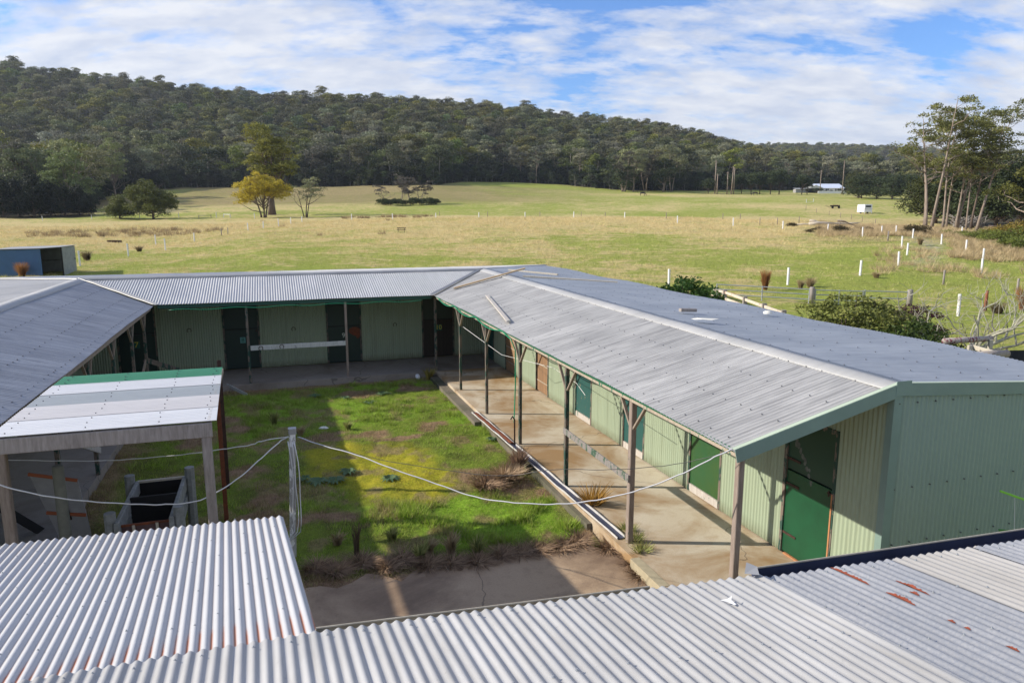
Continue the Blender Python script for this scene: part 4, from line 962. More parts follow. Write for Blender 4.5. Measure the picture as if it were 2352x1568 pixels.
while y < 905:
    step = 7.2+y*.006
    x = -1.05*y
    while x < .98*y:
        xx = x+rnd.uniform(-.45, .45)*step; yy = y+rnd.uniform(-.5, .5)*step; P = xx/yy*1665+1176
        e = forest_edge(P)
        if yy > e and fbm(np.array([xx/40]), np.array([yy/40]), 5, 2)[0] > .26: pts.append((yy-e, xx, yy, P, e))
        x += step
    y += step
under = []
for P in np.arange(-500, 2500, 1.9):
    e = forest_edge(P)
    for rr in range(4):
        yy = e+rnd.uniform(-1.5, 20)+rr*4; under.append((0, (P+rnd.uniform(-4, 4)-1176)/1665*yy, yy, P, e))
far = []
y = 1240.
while y < 1800:
    x = .12*y
    while x < .95*y: far.append((0, x+rnd.uniform(-6, 6), y+rnd.uniform(-6, 6), 0, 0)); x += 12.5
    y += 14
vis = [p for p in pts if -60 < p[3] < 2420]
vis.sort(key=lambda p: p[0]*1.0+p[2]*.05)
keep = set(id(p) for p in vis[:205])
# front-row individuals
cnt = 0
def pick(P, d):
    r = rnd.random()
    if d < 12: w = [.06, .08, .10, .22, .12, .06, .14, .22]
    else: w = [.2, .18, .14, .08, .1, .24, .04, .02]
    k = 0
    while r > w[k] and k < 7: r -= w[k]; k += 1
    return k
zones = [(-999, 200, 'above the dark conifers at far left'), (200, 470, 'behind the round dark green bushes'), (470, 760, 'behind the yellow wattle and the big gum'), (760, 1050, 'behind the clump of dead grey trees'), (1050, 1420, 'above the brown hummock of the meadow'), (1420, 1640, 'behind the grazing horse'), (1640, 1860, 'behind the row of round paddock trees'), (1860, 9999, 'behind the white farmhouse')]
for p in vis[:205]:
    k = pick(p[3], p[0]); s = rnd.uniform(.8, 1.12)*(1. if p[0] < 40 else .9); g = Vector((p[1], p[2], tz(p[1], p[2])-.3))
    zn = [z for z in zones if z[0] <= p[3] < z[1]][0][2]
    lab = 'hillside gum tree '+zn; grp = 'hillside gum trees '+zn
    src = next((v for v in variants if v[0] == k), None)
    if src is None:
        sp_ = spec[k]; ge = tree_geo(sp_[0], sp_[1], sp_[2], sp_[3], sp_[4], sp_[5], sp_[6], sp_[7], sp_[8], sp_[9], sp_[10], cols=sp_[11])
        t_ = make_tree('gum_tree', g, ge, M['bark_grey'] if k not in (3, 6) else M['bark_pale'], M['leaf_var'], lab, 'tree', grp, rnd.uniform(0, 6.28), s); variants.append((k, t_))
    else: copy_tree(src[1], g, rnd.uniform(0, 6.28), (s*rnd.uniform(.85, 1.15), s*rnd.uniform(.85, 1.15), s), lab, grp)
extra = [p for p in vis[213:] if 18 < p[0] < 190]; rnd.shuffle(extra); extra = extra[:52]
for p in extra:
    k = rnd.choice((3, 3, 6, 2)); src = next((v for v in variants if v[0] == k), None)
    if src: s = rnd.uniform(1.08, 1.32); copy_tree(src[1], Vector((p[1], p[2], tz(p[1], p[2])-.3)), rnd.uniform(0, 6.28), (s, s, s), 'larger pale gum on the slope '+[z for z in zones if z[0] <= p[3] < z[1]][0][2].replace('behind the ', 'above the '), 'paler gums '+[z for z in zones if z[0] <= p[3] < z[1]][0][2])
exid = set(id(p) for p in extra)
for k in range(8):
    if not any(v[0] == k for v in variants):
        sp_ = spec[k]; p = vis[205+k]; g = Vector((p[1], p[2], tz(p[1], p[2])-.3)); ge = tree_geo(sp_[0], sp_[1], sp_[2], sp_[3], sp_[4], sp_[5], sp_[6], sp_[7], sp_[8], sp_[9], sp_[10], cols=sp_[11])
        zn = [z for z in zones if z[0] <= p[3] < z[1]][0][2]
        variants.append((k, make_tree('gum_tree', g, ge, M['bark_grey'], M['leaf_var'], 'hillside gum tree '+zn, 'tree', 'hillside gum trees '+zn)))
variants.sort(key=lambda v: v[0])
# the closed forest behind: one instanced mass
rest = [p for p in pts if id(p) not in keep and id(p) not in exid and id(p) not in set(id(q) for q in vis[205:213])]+far+under
pos_ = np.array([[p[1], p[2]] for p in rest]); zf_ = terrain(pos_[:, 0], pos_[:, 1])-.4
me = bpy.data.meshes.new('forest'); me.vertices.add(len(rest)); me.vertices.foreach_set('co', np.column_stack([pos_, zf_]).astype(np.float32).ravel())
ai = me.attributes.new('kind_index', 'INT', 'POINT'); ai.data.foreach_set('value', np.array([pick(0, 99) if i < len(rest)-len(under) else rnd.choice((7, 7, 4)) for i in range(len(rest))], np.int32))
aS = me.attributes.new('size', 'FLOAT', 'POINT'); aS.data.foreach_set('value', np.array([(rnd.uniform(.70, 1.12) if i < len(rest)-len(under) else rnd.uniform(.22, .62))*(1.0 if p[2] < 500 or rnd.random() < .95 else 1.1) for i, p in enumerate(rest)], np.float32))
aR = me.attributes.new('turn', 'FLOAT', 'POINT'); aR.data.foreach_set('value', np.array([rnd.uniform(0, 6.28) for p in rest], np.float32))
me.update(); fo = bpy.data.objects.new('forest', me); COL.objects.link(fo)
tag(fo, 'dense olive and grey-green gum forest covering the hill behind the paddocks', 'forest', kind='stuff')
ng = bpy.data.node_groups.new('forest_nodes', 'GeometryNodeTree')
ng.interface.new_socket('Geometry', in_out='INPUT', socket_type='NodeSocketGeometry'); ng.interface.new_socket('Geometry', in_out='OUTPUT', socket_type='NodeSocketGeometry')
gi = ng.nodes.new('NodeGroupInput'); go = ng.nodes.new('NodeGroupOutput'); jg = ng.nodes.new('GeometryNodeJoinGeometry')
def named(nm, ty):
    a = ng.nodes.new('GeometryNodeInputNamedAttribute'); a.data_type = ty; a.inputs[0].default_value = nm; return a.outputs[0]
ki = named('kind_index', 'INT'); si = named('size', 'FLOAT'); ti = named('turn', 'FLOAT')
cz_ = ng.nodes.new('ShaderNodeCombineXYZ'); ng.links.new(ti, cz_.inputs[2])
for k, tr_ in variants:
    cmpn = ng.nodes.new('FunctionNodeCompare'); cmpn.data_type = 'INT'; cmpn.operation = 'EQUAL'
    ng.links.new(ki, [s for s in cmpn.inputs if s.type == 'INT' and s.enabled][0] if any(s.type == 'INT' and s.enabled for s in cmpn.inputs) else cmpn.inputs[2])
    [s for s in cmpn.inputs if s.type == 'INT'][1].default_value = k
    for ch in tr_.children:
        oi = ng.nodes.new('GeometryNodeObjectInfo'); oi.transform_space = 'ORIGINAL'; oi.inputs[0].default_value = ch; oi.inputs[1].default_value = True
        ip = ng.nodes.new('GeometryNodeInstanceOnPoints'); ng.links.new(gi.outputs[0], ip.inputs['Points']); ng.links.new(cmpn.outputs[0], ip.inputs['Selection'])
        ng.links.new(oi.outputs['Geometry'], ip.inputs['Instance']); ng.links.new(cz_.outputs[0], ip.inputs['Rotation']); ng.links.new(si, ip.inputs['Scale']); ng.links.new(ip.outputs[0], jg.inputs[0])
ng.links.new(jg.outputs[0], go.inputs[0]); md = fo.modifiers.new('forest', 'NODES'); md.node_group = ng
# ---- named single trees
def T(name, px, Y, geo_, bm, lm, label, cat='tree', group=None, rz=0., sc=1.): return make_tree(name, gat(px, Y)-EZ*.15, geo_, bm, lm, label, cat, group, rz, sc)
T('gum_tree', 625, 182, tree_geo(101, 23.5, 6.6, .9, .25, 18, 130, 1.8, 130, .48, .72, cols=((.07, .085, .018), (.38, .36, .07)), wig=.02, bare=2, ell=[(-2.6, 19.5, 3.4, 3.4), (-2.2, 14.2, 3.8, 3.0), (1.2, 15.5, 4.4, 4.4), (3.6, 11.5, 3.6, 2.6), (-.5, 10.5, 4.2, 2.4)]), M['bark_dark'], M['leaf'], 'massive old gum tree with dead upper limbs towering behind the round yellow wattle')
T('wattle_tree', 606, 165, tree_geo(102, 10.2, 5.4, .3, .3, 16, 135, 1.45, 170, .32, .75, cols=YEL, forks=3, wig=.01, ell=[(-1.4, 6.9, 4.4, 3.3), (1.8, 6.2, 4.4, 2.7), (-3.2, 4.6, 2.6, 2.2), (4.2, 5.4, 2.4, 2.0)]), M['bark_dark'], M['leaf'], 'round golden yellow-green wattle tree in front of the massive gum')
T('paddock_tree', 702, 168, tree_geo(103, 8.8, 4.6, .22, .35, 14, 40, 1.3, 70, .32, .6, cols=GRY, forks=4, bare=3), M['bark_dark'], M['leaf'], 'sparse many-stemmed tree right of the yellow wattle')
T('dark_bush', 352, 172, tree_geo(104, 8.6, 4.8, .25, .03, 14, 115, 1.7, 170, .38, .9, cols=((.04, .055, .015), (.19, .205, .05)), dome=1, ell=[(-1.2, 5.2, 4.2, 3.2), (2.2, 4.0, 3.6, 2.6), (0, 2.6, 5.2, 2.6)]), M['bark_dark'], M['leaf'], 'large round dark olive bush tree left of the open meadow, taller of the pair')
T('dark_bush', 275, 174, tree_geo(105, 5.6, 3.4, .2, .03, 10, 75, 1.4, 170, .34, .9, cols=((.04, .055, .015), (.19, .205, .05)), ell=[(0, 3.2, 2.8, 2.3), (0, 1.8, 3.3, 1.8)]), M['bark_dark'], M['leaf'], 'smaller round dark olive bush touching the left side of the taller one')
for i, (px, Y, s) in enumerate([(8, 186, 1.05), (45, 192, .95), (80, 189, 1.1), (118, 193, .9), (150, 190, .85), (183, 194, .8), (205, 191, .55), (-40, 188, 1.1)]):
    if i == 0: pine = T('dark_conifer', px, Y, tree_geo(106, 9.5, 3.4, .25, .0, 16, 110, 1.2, 80, .45, 1.2, ell=[(0, 3.0, 3.2, 3.2), (.3, 6.8, 2.0, 3.4), (-1.6, 5.4, 1.6, 3.2)], cols=((.010, .016, .012), (.035, .05, .028))), M['bark_dark'], M['leaf'], 'near black conifer in the windbreak at far left', 'tree', 'dark conifers of the far left windbreak', 0, s)
    else: copy_tree(pine, gat(px, Y)-EZ*.15, i*1.3, (s, s, s*rnd.uniform(.9, 1.1)))
for i, (px, Y, s, h, cols, lab) in enumerate([(165, 206, 1, 19, ((.03, .042, .018), (.12, .145, .05)), 'broad pale green gum rising over the dark conifers at far left'), (70, 210, 1.05, 20, ((.03, .04, .02), (.095, .11, .05)), 'grey-green gum left of the broad pale one above the conifers'), (270, 290, 1., 27, ((.035, .045, .02), (.13, .145, .05)), 'tall pale trunked gum standing behind the round olive bushes')]):
    T('gum_tree', px, Y, tree_geo(110+i, h, 6.8, .36, .12, 14, 120, 1.9, 95, .5, .7, ell=[(0, h*.68, 5.2, h*.28), (-3.0, h*.45, 4.6, h*.2), (3.4, h*.38, 4.2, h*.18)], cols=tuple(tuple(x*2.5 for x in c) for c in cols), forks=2), M['bark_pale'], M['leaf'], lab, rz=i, sc=s)
# dead clump and its shrubs
for i, (px, Y, h, ld, lab) in enumerate([(888, 236, 7.2, 3, 'lone leaning dead tree at the left of the grey clump in the meadow'), (921, 238, 9, 10, 'dull green tree at the left of the dead grey clump'), (945, 236, 9.6, 9, 'greyest tree in the middle of the dead clump'), (966, 237, 9.2, 6, 'pale leafless tree at the right of the dead clump')]):
    T('dead_tree', px, Y, tree_geo(120+i, h, 3.4, .17, .3, 10, ld*3, 1.2, 70, .38, .6, cols=((.06, .055, .045), (.17, .15, .125)), forks=2, bare=3), M['bark_pale'], M['leaf'], lab)
for i, px in enumerate((880, 897, 914, 932, 950, 968, 985, 1000)):
    if i == 0: sh = T('low_shrub', px, 232, tree_geo(130, 2.3, 1.8, .06, .05, 8, 20, 1.0, 80, .35, .8, cols=DK, ell=[(0, 1.1, 1.8, 1.1)]), M['bark_dark'], M['leaf'], 'low dark shrub around the foot of the dead grey trees', 'shrub', 'low shrubs under the dead clump')
    else: copy_tree(sh, gat(px, 231+i % 3), i*1.1, (1, 1, rnd.uniform(.7, 1.1)))
# front edge trees over the right half
for i, (px, Y, h, kind) in enumerate([(1452, 345, 23, 'bg'), (1480, 352, 21, 'gr'), (1540, 350, 25, 'bg'), (1520, 348, 15, 'dk'), (1430, 343, 13, 'dk'), (1432, 344, 20, 'gr')]):
    cols = dict(bg=GRY, gr=((.05, .05, .035), (.11, .10, .075)), dk=DK)[kind]
    T('gum_tree', px, Y, tree_geo(140+i, h, 6.4 if kind != 'dk' else 5.4, .36, .25 if kind != 'dk' else .04, 12, 60 if kind != 'gr' else 34, 2.5, 90, .6, .65 if kind != 'dk' else .9, cols=cols, forks=2), M['bark_pale'], M['leaf'],
      ['spreading grey-green gum above the grazing horse', 'nearly leafless gum right of the spreading one by the horse', 'large gum with forked pale trunk left of the power poles', 'round dark tree under the forked gum', 'round dark tree at the left under the spreading gum', 'thin grey gum behind the grazing horse'][i])
for i, px in enumerate((1676, 1700, 1722, 1742, 1766, 1786, 1838, 1850)):
    s = [1, 1, 1.05, 1.1, 1.1, 1.25, 1.0, .8][i]
    if i == 0: rt = T('round_tree', px, 345, tree_geo(150, 8.6, 4.0, .2, .2, 10, 44, 2.0, 110, .5, .9, cols=DK, ell=[(0, 5.6, 3.4, 2.8)]), M['bark_dark'], M['leaf'], 'round dark green paddock tree in the straight row left of the farmhouse', 'tree', 'row of round trees in the far paddock')
    else: copy_tree(rt, gat(px, 345+(i % 2)*3), i*.9, (s, s, s*1.03))
T('round_tree', 1624, 338, tree_geo(151, 6.8, 3.6, .2, .08, 9, 36, 1.8, 110, .5, .9, cols=DK, ell=[(0, 3.8, 3., 2.8)]), M['bark_dark'], M['leaf'], 'single small dark tree beside the left power pole')
for i, (px, Y, s, lab) in enumerate([(1975, 300, 1., 'dark bushy tree right of the white farmhouse'), (2010, 296, .9, 'dark bushy tree behind the white caravan'), (2045, 290, 1.05, 'dark bushy tree between the caravan and the tall gum group'), (1968, 305, 1.15, 'lighter olive tree right of the far power pole'), (2085, 286, 1., 'dark bushy tree just left of the tall gum group')]):
    T('bushy_tree', px, Y, tree_geo(160+i, 9.5, 5.4, .3, .05, 12, 56, 2.4, 110, .5, .85, ell=[(0, 6.2, 4.6, 3.2), (-1, 3, 5.2, 2.8)], cols=DK if i != 3 else ((.03, .04, .012), (.085, .09, .025))), M['bark_dark'], M['leaf'], lab, sc=s)
# tall gum group on the right
for i, (px, Y, h, ln, r, lab) in enumerate([(2136, 118, 22.5, (.02, 0), .5, 'tallest gum at the left of the right hand group, pale trunk forking low'), (2124, 124, 19, (-.07, 0), .26, 'slender gum tight beside the left foot of the tallest one'), (2168, 122, 22, (.03, 0), .32, 'straight tan trunked gum just right of the tallest one'), (2176, 126, 21, (.05, 0), .28, 'second straight tan trunk of the right hand group'),
        (2196, 124, 17, (0, 0), .42, 'stout forked gum in the middle of the right hand group'), (2222, 121, 22.5, (.01, .0), .22, 'thin upright gum in the middle of the right hand group'), (2232, 127, 22, (.08, 0), .3, 'dark trunked gum leaning right in the right hand group'), (2246, 120, 23, (.16, 0), .34, 'gum with a smooth pinkish trunk leaning strongly right')]):
    T('tall_gum', px, Y, tree_geo(170+i, h*1.06, 5.4, r*.66, .42, 15, 54 if i != 1 else 24, 1.4, 78, .36, .62, cols=((.055, .07, .022), (.28, .28, .085)), lean=ln, bare=3, wig=.015, forks=2 if i in (0, 4) else 1), M['bark_pale'] if i not in (6,) else M['bark_dark'], M['leaf'], lab, rz=0)
for i, (px, Y, h, c, lab) in enumerate([(2290, 138, 12.5, DK, 'dense dark tree mass behind the leaning pinkish gum'), (2240, 146, 11.5, DK, 'dense dark tree behind the middle of the right hand gum group'), (2345, 132, 14, DK, 'dense dark tree at the right edge of the view'), (2190, 150, 12, DK, 'dark tree low behind the tallest right hand gum'), (2150, 155, 11, ((.03, .04, .012), (.08, .09, .025)), 'olive tree behind the left of the right hand gum group'),
        (2372, 100, 13, ((.03, .045, .01), (.15, .15, .03)), 'sunlit yellow-green gum cut by the right edge of the view'), (2420, 125, 16, DK, 'dark tree just outside the right edge')]):
    T('bushy_tree', px, Y, tree_geo(180+i, h, 6., .35, .04 if i != 5 else .3, 14, 80 if i != 5 else 44, 2.7 if i != 5 else 1.6, 120, .55 if i != 5 else .4, .85, cols=c, ell=[(0, h*.62, 5.4, h*.32), (0, h*.3, 6, h*.26)] if i != 5 else None), M['bark_dark'] if i != 5 else M['bark_pale'], M['leaf'], lab)
gor = ((.06, .085, .02), (.24, .28, .05)); gory = ((.09, .09, .02), (.32, .22, .03))
for i, (px, Y, s, c) in enumerate([(2245, 92, .8, gor), (2275, 90, .9, gor), (2300, 86, 1.0, gor), (2325, 88, 1.3, gory), (2350, 84, 1.2, gor), (2338, 78, .9, gor), (2310, 95, 1.0, gory), (2215, 97, .6, gor), (2180, 100, .5, gor), (2375, 90, 1.6, gory)]):
    T('gorse_bush', px, Y, tree_geo(190+i, 1.9, 1.9, .05, .0, 9, 30, .95, 130, .2, .75, cols=c, ell=[(0, .8, 1.7, .8)]), M['bark_dark'], M['leaf'], ['low green gorse bush under the right hand gums', 'gorse bush flecked with orange-yellow flowers at the right'][c is gory], 'shrub', ['green gorse bushes at the right', 'flowering gorse bushes at the right'][c is gory], sc=s)
for i, (px, Y, s) in enumerate([(2110, 97, 1.0), (2090, 100, .7), (1880, 103, .5), (1935, 98, .75), (1820, 112, .5), (1990, 104, .6), (1860, 100, .35)]):
    T('bracken_bush', px, Y, tree_geo(200+i, 1.7, 1.7, .05, .0, 8, 24, .9, 100, .2, .7, ell=[(0, .7, 1.5, .7)], cols=((.03, .03, .012), (.10, .075, .03))), M['bark_dark'], M['leaf'], 'dark brownish scrub bush in the rough dry grass before the right hand gums', 'shrub', 'scrub bushes in the rough grass', sc=s)
# fallen timber
def logs(name, items, label, m, px, Y, cat='log'):
    o = gat(px, Y); mb = MB()
    for (dx, dy, dz, dx2, dy2, dz2, r) in items:
        a = o+Vector((dx, dy, dz)); b = o+Vector((dx2, dy2, dz2)); mb.tube([a, a.lerp(b, .35)+Vector((.1, 0, .12)), a.lerp(b, .7)+Vector((-.1, 0, .05)), b], [r, r*.85, r*.6, r*.3], 6)
    return tag(mb.build(name, m, None, True), label, cat)
logs('fallen_limb', [(0, 0, .1, 7.5, -.5, .6, .28), (1, .4, 1.2, 6.6, -1, .3, .12), (3.6, 0, .3, 6.5, 1.0, 1.1, .1)], 'long grey fallen limb lying right of the gum trunks', M['bark_dark'], 2262, 112)
rn = random.Random(12)
logs('branch_pile', [(rn.uniform(-3, 3), rn.uniform(-1, 1), rn.uniform(0, .6), rn.uniform(-4, 4), rn.uniform(-1.5, 1.5), rn.uniform(.3, 2.6), rn.uniform(.05, .14)) for _ in range(70)], 'tangled heap of grey dead branches behind the gum trunks', M['bark_grey'], 2225, 131, 'branch pile')
logs('log_pile', [(-5, 0, .15, -2.2, .3, .2, .16), (-3.5, .5, .2, 0, 0, .3, .18), (-1.5, 0, .35, 2.5, -.2, .5, .34), (-1.2, .6, .9, 1, .2, .4, .2), (1, 0, .3, 6.5, .3, .45, .2), (4, .4, .25, 6.6, -.3, .6, .16)], 'bleached logs lying together in the rough grass', flat('bleached_log', (.55, .48, .38), .85, .15, 5), 1881, 116, 'logs')
logs('broken_branch', [(0, 0, 0, .05, 0, 1.5, .11), (-.4, 0, 1.65, 2.2, 0, .9, .12), (-.3, .1, 1.5, .6, 0, 1.4, .1)], 'broken bleached branch caught on a stump', M['bark_pale'], 1931, 101, 'branch')

# ---- shrubs close behind the right wing
def bush(name, px, Y, w, h, z0, n, leaf, cols, label, seed, stems=26, bm=None, nl=60, pr=.5, flat=.8, d=None):
    rn = random.Random(seed); rng = np.random.default_rng(seed); x = (px-CX)/1665.*Y; g = Vector((x, Y, tz(x, Y))); mb = MB(); cen = []
    for i in range(n):
        a = rn.uniform(0, 6.28); r = rn.random()**.5; q = Vector((math.cos(a)*r*w, math.sin(a)*r*(d or w), z0+(h-z0)*(1-r*r*.55)*rn.uniform(.55, 1.)))
        cen.append(tuple(q))
        if i < stems: mb.tube([Vector((q.x*.15, q.y*.15, 0)), Vector((q.x*.6, q.y*.6, q.z*.55)), q, q+Vector((rn.uniform(-.2, .2), rn.uniform(-.2, .2), .25))], [.03, .02, .012, .004], 5, False)
    V, F, c = leafcloud(rng, cen, [pr*rn.uniform(.6, 1.2) for _ in cen], nl, leaf, flat, cols=cols)
    return make_tree(name, g, (mb, V, F, c), bm or M['bark_dark'], M['leaf'], label, 'shrub')
bush('laurel_bush', 1586, 33, 1.6, 2.45, .6, 80, .17, ((.015, .05, .010), (.08, .16, .028)), 'glossy dark green laurel bush just beyond the ridge of the right wing', 301, pr=.42, nl=70)
bush('big_shrub', 1960, 21.5, 2.6, 3.0, .5, 150, .12, ((.06, .08, .02), (.28, .29, .07)), 'wide olive green shrub with twiggy shoots beside the roof of the right wing', 302, pr=.45, nl=110, stems=70, d=1.6)
bush('big_shrub', 2095, 20.5, 1.9, 2.45, .4, 130, .12, ((.025, .05, .012), (.12, .17, .035)), 'darker green shrub at the right end of the wide olive one', 303, pr=.45, nl=110, stems=50, d=1.4)
bush('purple_shrub', 2118, 25, 1.35, 2.35, .3, 60, .09, ((.028, .010, .015), (.085, .03, .04)), 'dark purple leaved shrub behind the green shrubs', 304, pr=.4, nl=120)
# bare lichened tree
rn = random.Random(31); g = gat(2258, 22.5); mb = MB(); tw = MB()
def limb(mb, p, d, L, r, depth, bend=.35):
    q = [p]; n = 5
    for i in range(n):
        d = (d+Vector((rn.uniform(-1, 1), rn.uniform(-1, 1), rn.uniform(-.8, .9)))*bend).normalized(); q.append(q[-1]+d*L/n)
    mb.tube(q, [r*(1-.7*i/n) for i in range(n+1)], 6 if r > .02 else 4, False)
    if depth:
        for k in range(3 if depth > 1 else 4): i = rn.randint(1, n); limb(mb, q[i], (d*.4+Vector((rn.uniform(-1, 1), rn.uniform(-.7, .7), rn.uniform(-.1, .9)))).normalized(), L*rn.uniform(.5, .8), r*.48, depth-1, bend)
for dx, dz, L, r in ((-.9, .75, 1.9, .12), (-1., .25, 2.1, .08), (.9, .5, 1.8, .08), (.4, .9, 1.9, .07), (1, .15, 2.0, .07), (-.3, .9, 2.2, .06), (-1, .5, 1.9, .07), (.7, .7, 2.2, .06), (-.6, .2, 1.5, .06)):
    limb(mb, g+EZ*(.5+rn.random()*.7)+Vector((dx*.15, 0, 0)), Vector((dx, rn.uniform(-.4, .4), dz)).normalized(), L, r, 3, .38)
mb.tube([g-EZ*.1, g+EZ*.6, g+Vector((-.15, 0, 1.2))], [.1, .09, .075], 8)
bt = empty('bare_tree', g, 'leafless grey tree with curling lichened branches at the right edge', 'tree'); mb.build('trunk', M['bark_lichen'], bt, True)

# ================================================================== FENCES, GATES, POSTS
IN = MB(); 
def wpost(p, h=1.2, r=.065, m=None, name='white_post', lean=(0, 0)):
    """squared post with a sloping top and black insulators on one side"""
    a = Vector(p)-EZ*.1; b = Vector(p)+EZ*h+Vector((lean[0], lean[1], 0)); mb = MB(); mb.beam(a, b, r*1.9, r*1.7, up=Vector((-.85, -.5, 0)), ch=.18)
    o = mb.build(name, m or M['white_paint']); return o
wp = [(184, 610), (295, 588), (358, 562), (380, 573), (447, 558), (570, 531), (605, 526.5), (640, 519), (668, 515), (694, 512.5), (1536, 660), (1809, 655.5), (1975, 635), (2063, 611.5), (2083, 588), (2071, 569), (2096, 548.5), (2162, 562.5), (2218, 578), (2257, 601), (2254, 628.5), (2209, 540), (2058, 538.5), (2025, 540), (1981, 543), (1901, 534), (1798, 527), (1684, 518.5), (1556, 513), (2200, 727),
      (98, 508), (211, 505), (321, 502), (411, 500), (497, 499), (585, 502), (808, 506), (902, 506)]
near_lab = {0: 'white fence post nearest the small blue shed', 1: 'white fence post second from the blue shed', 10: 'white post standing behind the laurel bush', 11: 'white post just above the pipe rail gate', 12: 'white leaning post right of the one above the pipe gate', 20: 'lower of two white posts in line at the far right', 19: 'upper of two white posts in line at the far right', 29: 'flaking white post behind the bare tree and purple shrub', 2: 'far white post of the pair on the left paddock slope', 3: 'near white post of the pair on the left paddock slope'}
for i, q in enumerate(wp):
    p = ong(*q); hh = 1.2
    root = wpost(p, hh, .075, M['pole_white'] if i == 29 else None, lean=(rnd.uniform(-.06, .04), 0))
    if (H-p.z) > 3 and p.y < 75:
        for k in range(4):
            MB().tube([p+Vector((.055, -.02, hh-.12-k*.19)), p+Vector((.095, -.02, hh-.12-k*.19))], [.022, .016], 6).build('insulator', M['wire_dark'], root)
    grp = 'white posts of the inner paddock fence' if i < 30 else 'white posts of the back paddock fence'
    lab = near_lab.get(i) or (['white post of the left curve of the paddock fence', 'white post of the right curve of the paddock fence', 'white post of the back fence line below the dark bushes'][0 if i < 10 else 1 if i < 30 else 2])
    tag(root, lab, 'fence post', None if i in near_lab else grp+(' left' if i < 10 else ''))
# crest posts whose feet hide behind the rise
for i, (px, top, Y) in enumerate([(1001, 489, 141), (1100, 488, 141), (1206, 487, 140), (1318, 486, 137), (1435, 487, 132), (1556, 491, 125)][:5]):
    x = (px-CX)/1665*Y; g = Vector((x, Y, tz(x, Y))); zt2 = aty(px, top, Y).z
    tag(wpost(Vector((x, Y, zt2-1.2)), 1.2, .075), 'white post on the crest of the near paddock', 'fence post', 'white posts along the crest of the paddock')
# wooden fence posts
def rpost(px, py, h, r, m, label, group=None, lean=(0, 0)):
    p = ong(px, py); mb = MB().tube([p-EZ*.1, p+EZ*h*.5+Vector((lean[0]*.5, 0, 0)), p+EZ*(h-.02)+Vector((lean[0], 0, 0)), p+EZ*h+Vector((lean[0], 0, 0))], [r, r*.97, r*.92, r*.8], 10); return tag(mb.build('fence_post', m, None, True), label, 'fence post', group)
rpost(2166, 657.5, 1.1, .07, M['grey_beam'], 'grey round timber post in the grass below the track')
rpost(2335, 681, 1.15, .075, M['grey_beam'], 'greenish round post with insulators at the far right')
rpost(2262, 717, 1.2, .085, flat('red_brown_post', (.30, .09, .04), .8, .25, 8), 'red-brown painted round post at the right')
rpost(2039, 554, 1.15, .085, M['grey_beam'], 'grey timber post among the white posts where the track bends')
rpost(509, 543, 1.0, .07, M['grey_beam'], 'left grey post of the small wooden frame in the left paddock'); rpost(524, 540, 1.0, .06, M['grey_beam'], 'right grey post of the small wooden frame in the left paddock')
for i, (px, py) in enumerate([(1748, 521), (1793, 519), (2032, 468), (2085, 470), (1986, 483), (1945, 473), (2105, 483), (2150, 479), (2240, 483), (2302, 480), (2400, 480), (1900, 503), (2175, 505), (2230, 503), (2285, 501), (2345, 499), (2055, 497), (1955, 491)]):
    pass
for i, (px, py) in enumerate([(1851, 481), (1875, 489), (1904, 495), (1930, 500), (1955, 504), (1980, 509), (2010, 517), (1745, 517), (1785, 517), (1835, 512), (1240, 500), (1390, 499), (1530, 503), (1660, 505), (1700, 505), (1010, 497), (1120, 497), (1335, 497)]):
    rpost(px, py, 1.15, .07, M['brace'], 'small brown timber post of the far paddock fences', 'small timber posts of the far fences')
# pipe rail gate and fence
def pipefence(name, a, b, npost, label, hgt=.88, rails=(.28, .57, .86), r=.03, gate=False):
    root = empty(name, (a+b)/2, label, 'gate' if gate else 'fence')
    for z in rails: MB().tube([a+EZ*z, b+EZ*z], r, 8).build('rail', M['pipe'], root)
    for i in range(npost):
        p = a.lerp(b, i/(npost-1)); MB().tube([p, p+EZ*(hgt+.03)], r*1.25, 8).build('upright', M['pipe'], root)
    return root
def gpt(px, Y): return gat(px, Y)
pa = gat(1655, 43.2); pb2 = gat(1878, 41.5); pc = gat(2000, 41.3); pd = gat(2108, 41.)
pipefence('pipe_fence', pa, pb2-Vector((.15, 0, 0)), 3, 'galvanised three-rail pipe fence beyond the roof, left of the grey strainer post')
pipefence('pipe_gate', pb2+Vector((.2, 0, 0)), pc-Vector((.05, 0, 0)), 3, 'pipe gate behind the olive shrub, between the two strainer posts', gate=True, hgt=.84, rails=(.25, .55, .82))
pipefence('pipe_fence', pc+Vector((.05, 0, 0)), pd-Vector((.12, 0, 0)), 2, 'short two-rail pipe fence ending at the right strainer post', rails=(.45, .84))
for p, l in ((pb2, 'weathered grey strainer post in the middle of the pipe fence'), (pd, 'weathered grey strainer post at the right end of the pipe fence')):
    tag(MB().tube([p-EZ*.1, p+EZ*.96, p+EZ*1.0], [.16, .15, .12], 10).build('strainer_post', M['grey_beam'], None, True), l, 'fence post')
# timber rail fence by the roof edge
tf_ = empty('timber_fence', gat(1690, 36), 'timber rail fence with red topped rails stepping down by the roof edge', 'fence')
tp = [gat(1640, 44.5), gat(1674, 42.4), gat(1722, 38.8), gat(1768, 35.8), gat(1815, 33.2)]
for p in tp[1:]: MB().beam(p-EZ*.1, Vector((p.x, p.y, .78)), .22, .16, up=Vector((0, 1, 0))).build('post', M['grey_beam'], tf_)
red = woodmat('red_topped_rail', (.5, .42, .34), (.62, .54, .46), (.3, .07, .05), .6)
for a, b in zip(tp[:-1], tp[1:]):
    for z in (.62, .25): MB().beam(Vector((a.x, a.y-.1, z)), Vector((b.x, b.y-.1, z)), .06, .15).build('rail', red, tf_)
